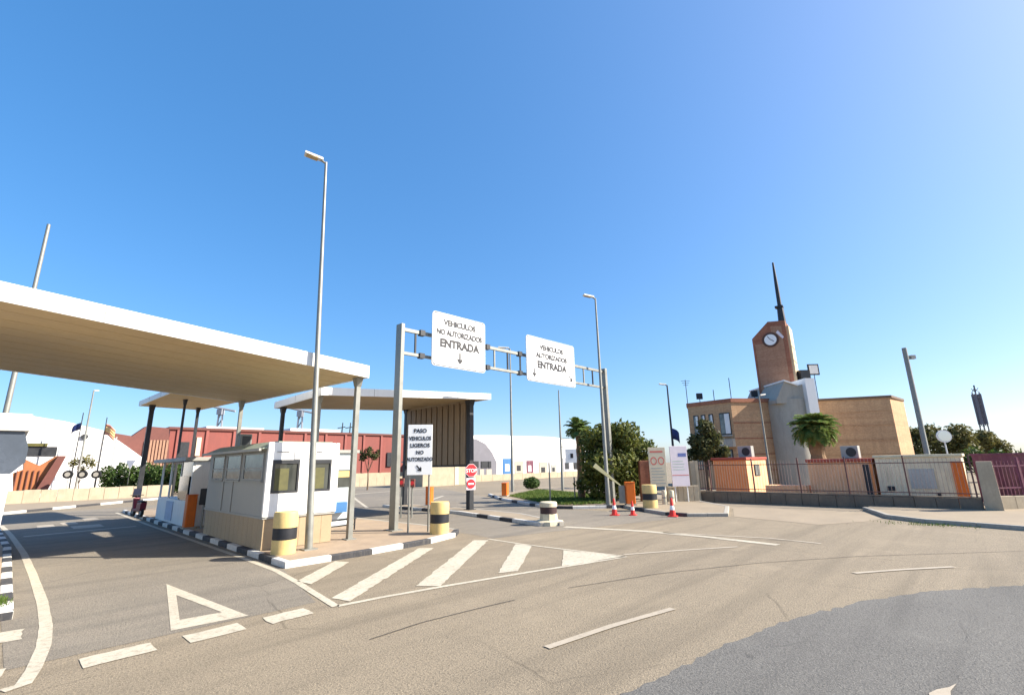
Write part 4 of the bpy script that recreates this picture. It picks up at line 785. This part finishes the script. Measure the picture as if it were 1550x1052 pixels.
def flagpole(px, D, pybase, pytop, fl, label, mats, fd=-1, pole=True):
    t = thing('flagpole', label, 'flag', P0(px, D), RZ, 'flags'); zt = Rr(px, pytop, D).z; MB().tube([(0, 0, 0), (0, 0, zt)], [.07, .04], 8).build('pole', WHITE if D > 55 else GALVD, t, True)
    wd, hg, z = fl; K = 8; nb_ = len(mats)
    for j, mt in enumerate(mats):
        m = MB(); vs = []
        for i in range(K + 1):
            s = i / K
            for e in (0, 1): vs.append((fd * wd * s * .9, .12 * math.sin(s * 7) * s, z - hg * (j + e) / nb_ - s * s * wd * .55))
        m.add(vs, [(2 * i, 2 * i + 1, 2 * i + 3, 2 * i + 2) for i in range(K)]); o = m.build('flag_cloth', mt, t, True); sm = o.modifiers.new('s', 'SOLIDIFY'); sm.thickness = .01
flagpole(112, 50, 720, 625, (1.05, .7, Rr(112, 640, 50).z), 'limp dark blue flag on a pole by the white hangar', [BLUEF])
flagpole(150, 51, 720, 632, (1.2, 1.1, Rr(150, 642, 51).z), 'red and yellow flag on a pole by the white hangar', [REDF, YELF, YELF, REDF], 1)
flagpole(1021, 46, 690, 600, (.8, 1.0, Rr(1021, 648, 46).z), 'dark blue flag beside the brick building', [BLUEF], 1)
# ------------------------------------------------------------------ far buildings
def YP(pts, Y):                                   # outline on an upright plane of constant Y: (X, z)
    out = []
    for x, y in pts: q = onY(x, y, Y); out.append((q.x, max(0.0, q.z)))
    return out
def yrect(name, a0, a1, y0, y1, Y, mat, parent, th=.1):
    a_ = onY(a0, (y0 + y1) / 2, Y); b_ = onY(a1, (y0 + y1) / 2, Y); c_ = onY((a0 + a1) / 2, y0, Y).z; d_ = onY((a0 + a1) / 2, y1, Y).z
    return bx(name, (a_.x, Y - th, max(.02, d_)), (b_.x, Y - .002, c_), mat, parent)
SEAM = M('seam_grey', (.50, .49, .47))
hg = thing('white_hangar', 'big white membrane hangar at the far left', 'building')
pl = YP([(-90, 650), (-90, 760), (223, 760), (222, 697), (190, 674), (158, 652), (100, 638), (45, 629), (-10, 634)], 70)
MB().prismy(pl, 70, 92).build('shell', WHITEB, hg)
for x, yt in ((150, 651), (170, 661), (110, 642), (60, 633), (20, 635)): yrect('seam', x - .7, x + .7, yt, 742, 70, SEAM, hg, .05)
yrect('opening', 36, 86, 676, 690, 70, GALVD, hg, .12); yrect('lintel', 34, 72, 671, 675.5, 70, LEAFO, hg, .3)
kx2 = onY(128, 661, 69.9); MB().prismy([(kx2.x + .3 * math.cos(k * .5236), kx2.z + .3 * math.sin(k * .5236)) for k in range(12)], 69.8, 69.998).build('vent', GALVD, hg)
rp = thing('rusty_ramp', 'rust brown sloping ramp structure in front of the white hangar', 'ramp')
MB().prismy(YP([(20, 760), (66, 745), (98, 690), (86, 690), (60, 705), (36, 694), (36, 710), (20, 716)], 62), 62, 65).build('ramp_body', RUST, rp)
MB().prismy(YP([(52, 745), (70, 745), (100, 690), (88, 690)], 61.7), 61.4, 61.98).build('ramp_edge', REDBROWN, rp)
for k in range(5): yrect('stanchion', 22 + k * 8.5, 23.5 + k * 8.5, 712, 745, 62, REDBROWN, rp, .15)
fw = thing('far_wall', 'low beige wall along the far pavement at left', 'wall')
xa = onY(8, 750, 58).x; xb = onY(262, 742, 58).x
for k in range(11): bx('panel', (xa + (xb - xa) * k / 11, 58, 0), (xa + (xb - xa) * (k + .975) / 11, 58.3, 1.15 + .03 * (k % 2)), STONEL, fw)
for i, x in enumerate((103, 125, 146)):
    q = onY(x, 718, 60)
    t = tag(link('trailer_wheel', None, None, (q.x, q.y, q.z), RZ + .4), ('black wheel with pale hub, leftmost of three by the hangar', 'black wheel with pale hub, middle of three by the hangar', 'black wheel with pale hub, rightmost of three by the hangar')[i], 'wheel', 'wheels by the hangar')
    MB().tube([(0, -.15, 0), (0, .15, 0)], .36, 20).build('tyre', TYRE, t, True); MB().tube([(0, -.17, 0), (0, .17, 0)], .2, 14).build('hub', GREYC, t, True)
RY = 82
rw = thing('red_warehouse', 'long red warehouse with pale trim behind the canopies', 'building')
x0 = onY(258, 650, RY).x; x1 = onY(714, 660, RY).x; zt = onY(430, 655, RY).z
bx('wall', (x0, RY, 0), (x1, RY + 12, zt), REDWALL, rw); bx('eaves', (x0 - .2, RY - .25, zt), (x1 + .2, RY + 12.2, zt + .35), REDBROWN, rw); bx('base_course', (x0, RY - .15, 0), (x1, RY - .01, 1.4), STONEL, rw)
for k in range(16): xx = x0 + 1 + k * (x1 - x0 - 2) / 15; bx('pilaster', (xx - .18, RY - .2, 1.4), (xx + .18, RY - .01, zt - .02), M('red_pilaster', (.27, .08, .066)), rw)
for a0, a1, y0, y1, mt, nm in ((270, 284, 669, 705, GALVD, 'door'), (296, 303, 662, 690, CREAM, 'shutter'), (400, 412, 680, 700, GALVD, 'door'), (585, 592, 685, 706, GALVD, 'door')): yrect(nm, a0, a1, y0, y1, RY, mt, rw, .26)
for a0, a1, y0 in ((313, 400, 645), (440, 515, 648)):
    q0 = onY(a0, y0, RY + 5); q1 = onY(a1, y0, RY + 5); bx('roof_monitor', (q0.x, RY + 5, zt), (q1.x, RY + 10, max(zt + .6, q0.z)), WHITEB, rw)
sh = thing('brown_shed', 'dark reddish brown gabled shed left of the red warehouse', 'building')
MB().prismy(YP([(170, 740), (256, 740), (256, 648), (222, 645), (200, 660), (170, 655)], 79), 79, 81).build('wall', REDBROWN, sh)
for x in (226, 231, 236, 241, 246, 251): yrect('cladding_strip', x - 1.6, x + 1.6, 666, 705, 79, M('cladding_tan', (.30, .17, .11)), sh)
yrect('door', 215, 221, 668, 705, 79, GALVD, sh)
HY = 68
wb = thing('white_building', 'white barrel-roofed hall with posters in the middle distance', 'building')
MB().prismy(YP([(708, 740), (905, 740), (905, 690), (880, 672), (868, 665), (830, 661), (760, 659), (708, 659)], HY), HY, HY + 20).build('shell', WHITEB, wb)
for (a0, a1, y0, y1, mt, nm) in ((761, 775, 694, 718, BLUEP, 'poster'), (779, 792, 698, 716, GREYC, 'panel'), (797, 807, 697, 718, PURPLE, 'poster'), (816, 829, 699, 722, GREYC, 'door'), (834, 842, 703, 716, GREYP, 'window'), (852, 865, 693, 714, M('grey_door', (.36, .36, .40)), 'door'), (868, 874, 700, 710, GALVD, 'window')):
    o_ = yrect(nm, a0, a1, y0, y1, HY, mt, wb, .1); w3 = a1 - a0; h3 = y1 - y0
    yrect('inner_panel', a0 + w3 * .25, a0 + w3 * .7, y0 + h3 * .35, y0 + h3 * .8, HY - .1, PINK if nm == 'poster' else GALVD, o_, .04)
ar = thing('grey_tent', 'slate grey arched tent in front of the white hall', 'tent')
MB().prismy(YP([(690, 740), (752, 740), (752, 700), (745, 685), (735, 672), (722, 665), (708, 663), (690, 668)], 62), 62, 66).build('shell', GREYD, ar)
for a0, a1 in ((717, 724), (728, 738), (739, 743)): yrect('opening', a0, a1, 698, 708, 62, GALVD, ar)
for a0, a1 in ((716, 722), (726, 732), (736, 744)): yrect('panel', a0, a1, 710, 724, 62, GREYC, ar, .06)
bw = thing('beige_gatehouse', 'beige low gatehouse under the corrugated screen', 'building')
q0 = onY(640, 720, 50).x; q1 = onY(704, 720, 50).x; zg = onY(680, 699, 50).z
bx('wall', (q0, 50, 0), (q1, 54, zg), STONEL, bw); yrect('door', 688, 694, 706, 736, 50, CREAM, bw, .06); bx('roof', (q0 - .3, 49.7, zg), (q1 + .3, 54.3, zg + .18), GREYC, bw)
def longwall(label, a, b, Y, h, n_):
    t = thing('far_wall', label, 'wall'); xa = onY(a, 720, Y).x; xb = onY(b, 720, Y).x
    for k in range(n_): bx('panel', (xa + (xb - xa) * k / n_, Y, 0), (xa + (xb - xa) * (k + .98) / n_, Y + .3, h), STONEL, t)
longwall('low cream wall with kerb in front of the white hall', 712, 900, 56, .95, 14)
longwall('low cream wall in front of the red warehouse', 430, 638, 60, 1.1, 16)
# harbour crane silhouettes
for px, py, l in ((325, 622, 'grey harbour crane head above the red warehouse at left'), (449, 625, 'grey harbour crane head above the red warehouse at centre')):
    q = P0(px, 150); t = thing('harbour_crane', l, 'crane', q, RZ, 'harbour cranes behind the warehouse'); z_ = Rr(px, py, 150).z; m = MB()
    for sx in (-1, 1): m.tube([(sx * 1.4, 0, 0), (sx * .5, 0, z_)], .28, 5)
    for k in range(8): zz = z_ * k / 8; m.tube([(-1.4 + .9 * k / 8, 0, zz), (1.4 - .9 * (k + 1) / 8, 0, zz + z_ / 8)], .18, 4)
    m.build('tower', M('crane_grey', (.28, .30, .34)), t); bx('cab', (-.9, -.8, z_ - 1.2), (.7, .8, z_ + .5), M('crane_grey', (.28, .30, .34)), t); MB().tube([(-4.5, 0, z_ + 1.8), (4.5, 0, z_ - .2)], .35, 5).build('jib', M('crane_grey', (.28, .30, .34)), t)
for px, l in ((512, 'thin leaning pole left of the canopy post above the warehouse'), (524, 'thin leaning pole nearer the canopy post above the warehouse')):
    q = P0(px, 140); t = thing('ship_mast', l, 'mast', q, RZ, 'thin masts behind the warehouse'); z_ = Rr(px, 640, 140).z; MB().tube([(0, 0, 0), (.6, 0, z_)], [.3, .16], 6).build('pole', GALVD, t); MB().tube([(-.8, 0, z_ * .9), (1.4, 0, z_ * .92)], .12, 5).build('spar', GALVD, t)
# small signs far left and mid lane
def postsign(px, D, py, kind, label, r=.4):
    q = P0(px, D); t = thing('road_sign', label, 'sign', q, RZ, 'small road signs'); z_ = Rr(px, py, D).z; MB().tube([(0, .04, 0), (0, .04, z_)], .045, 8).build('post', GALV, t)
    if kind == 'round': MB().prismy([(r * math.cos(k * math.pi / 10), z_ + r * math.sin(k * math.pi / 10)) for k in range(20)], -.02, .02).build('plate', GREYD if 'back' in label else REDP, t)
    if kind == 'round' and 'back' not in label: MB().prismy([(r * .6 * math.cos(k * math.pi / 10), z_ + r * .6 * math.sin(k * math.pi / 10)) for k in range(20)], -.03, -.021).build('centre', SIGNW, t)
    if kind == 'tri': MB().prismy([(-r, z_ + r * .7), (0, z_ - r), (r, z_ + r * .7)], -.02, .02).build('plate', SIGNW, t)
    if kind == 'light': bx('lamp_box', (-.13, -.1, z_ - .2), (.13, .1, z_ + .2), REDBROWN, t, .02); MB().tube([(0, -.12, z_), (0, -.1, z_)], .1, 12).build('lens', REDP, t)
postsign(55, 52, 706, 'round', 'dark back of a round sign by the rusty ramp', .45)
postsign(198, 50, 702, 'tri', 'white triangular yield sign between the hedge clumps', .5)
postsign(527, 27, 708, 'round', 'red and white round sign right of the front booth', .27)
postsign(609, 25, 730, 'light', 'red lamp on a thin post behind the gantry leg', .2); postsign(625, 25, 731, 'light', 'red lamp on a thin post behind the two-legged board', .2)
postsign(831, 30, 700, 'none', 'thin white post at the tip of the grass', .2); postsign(868, 33, 722, 'none', 'short white post on the dry lawn edge', .2)
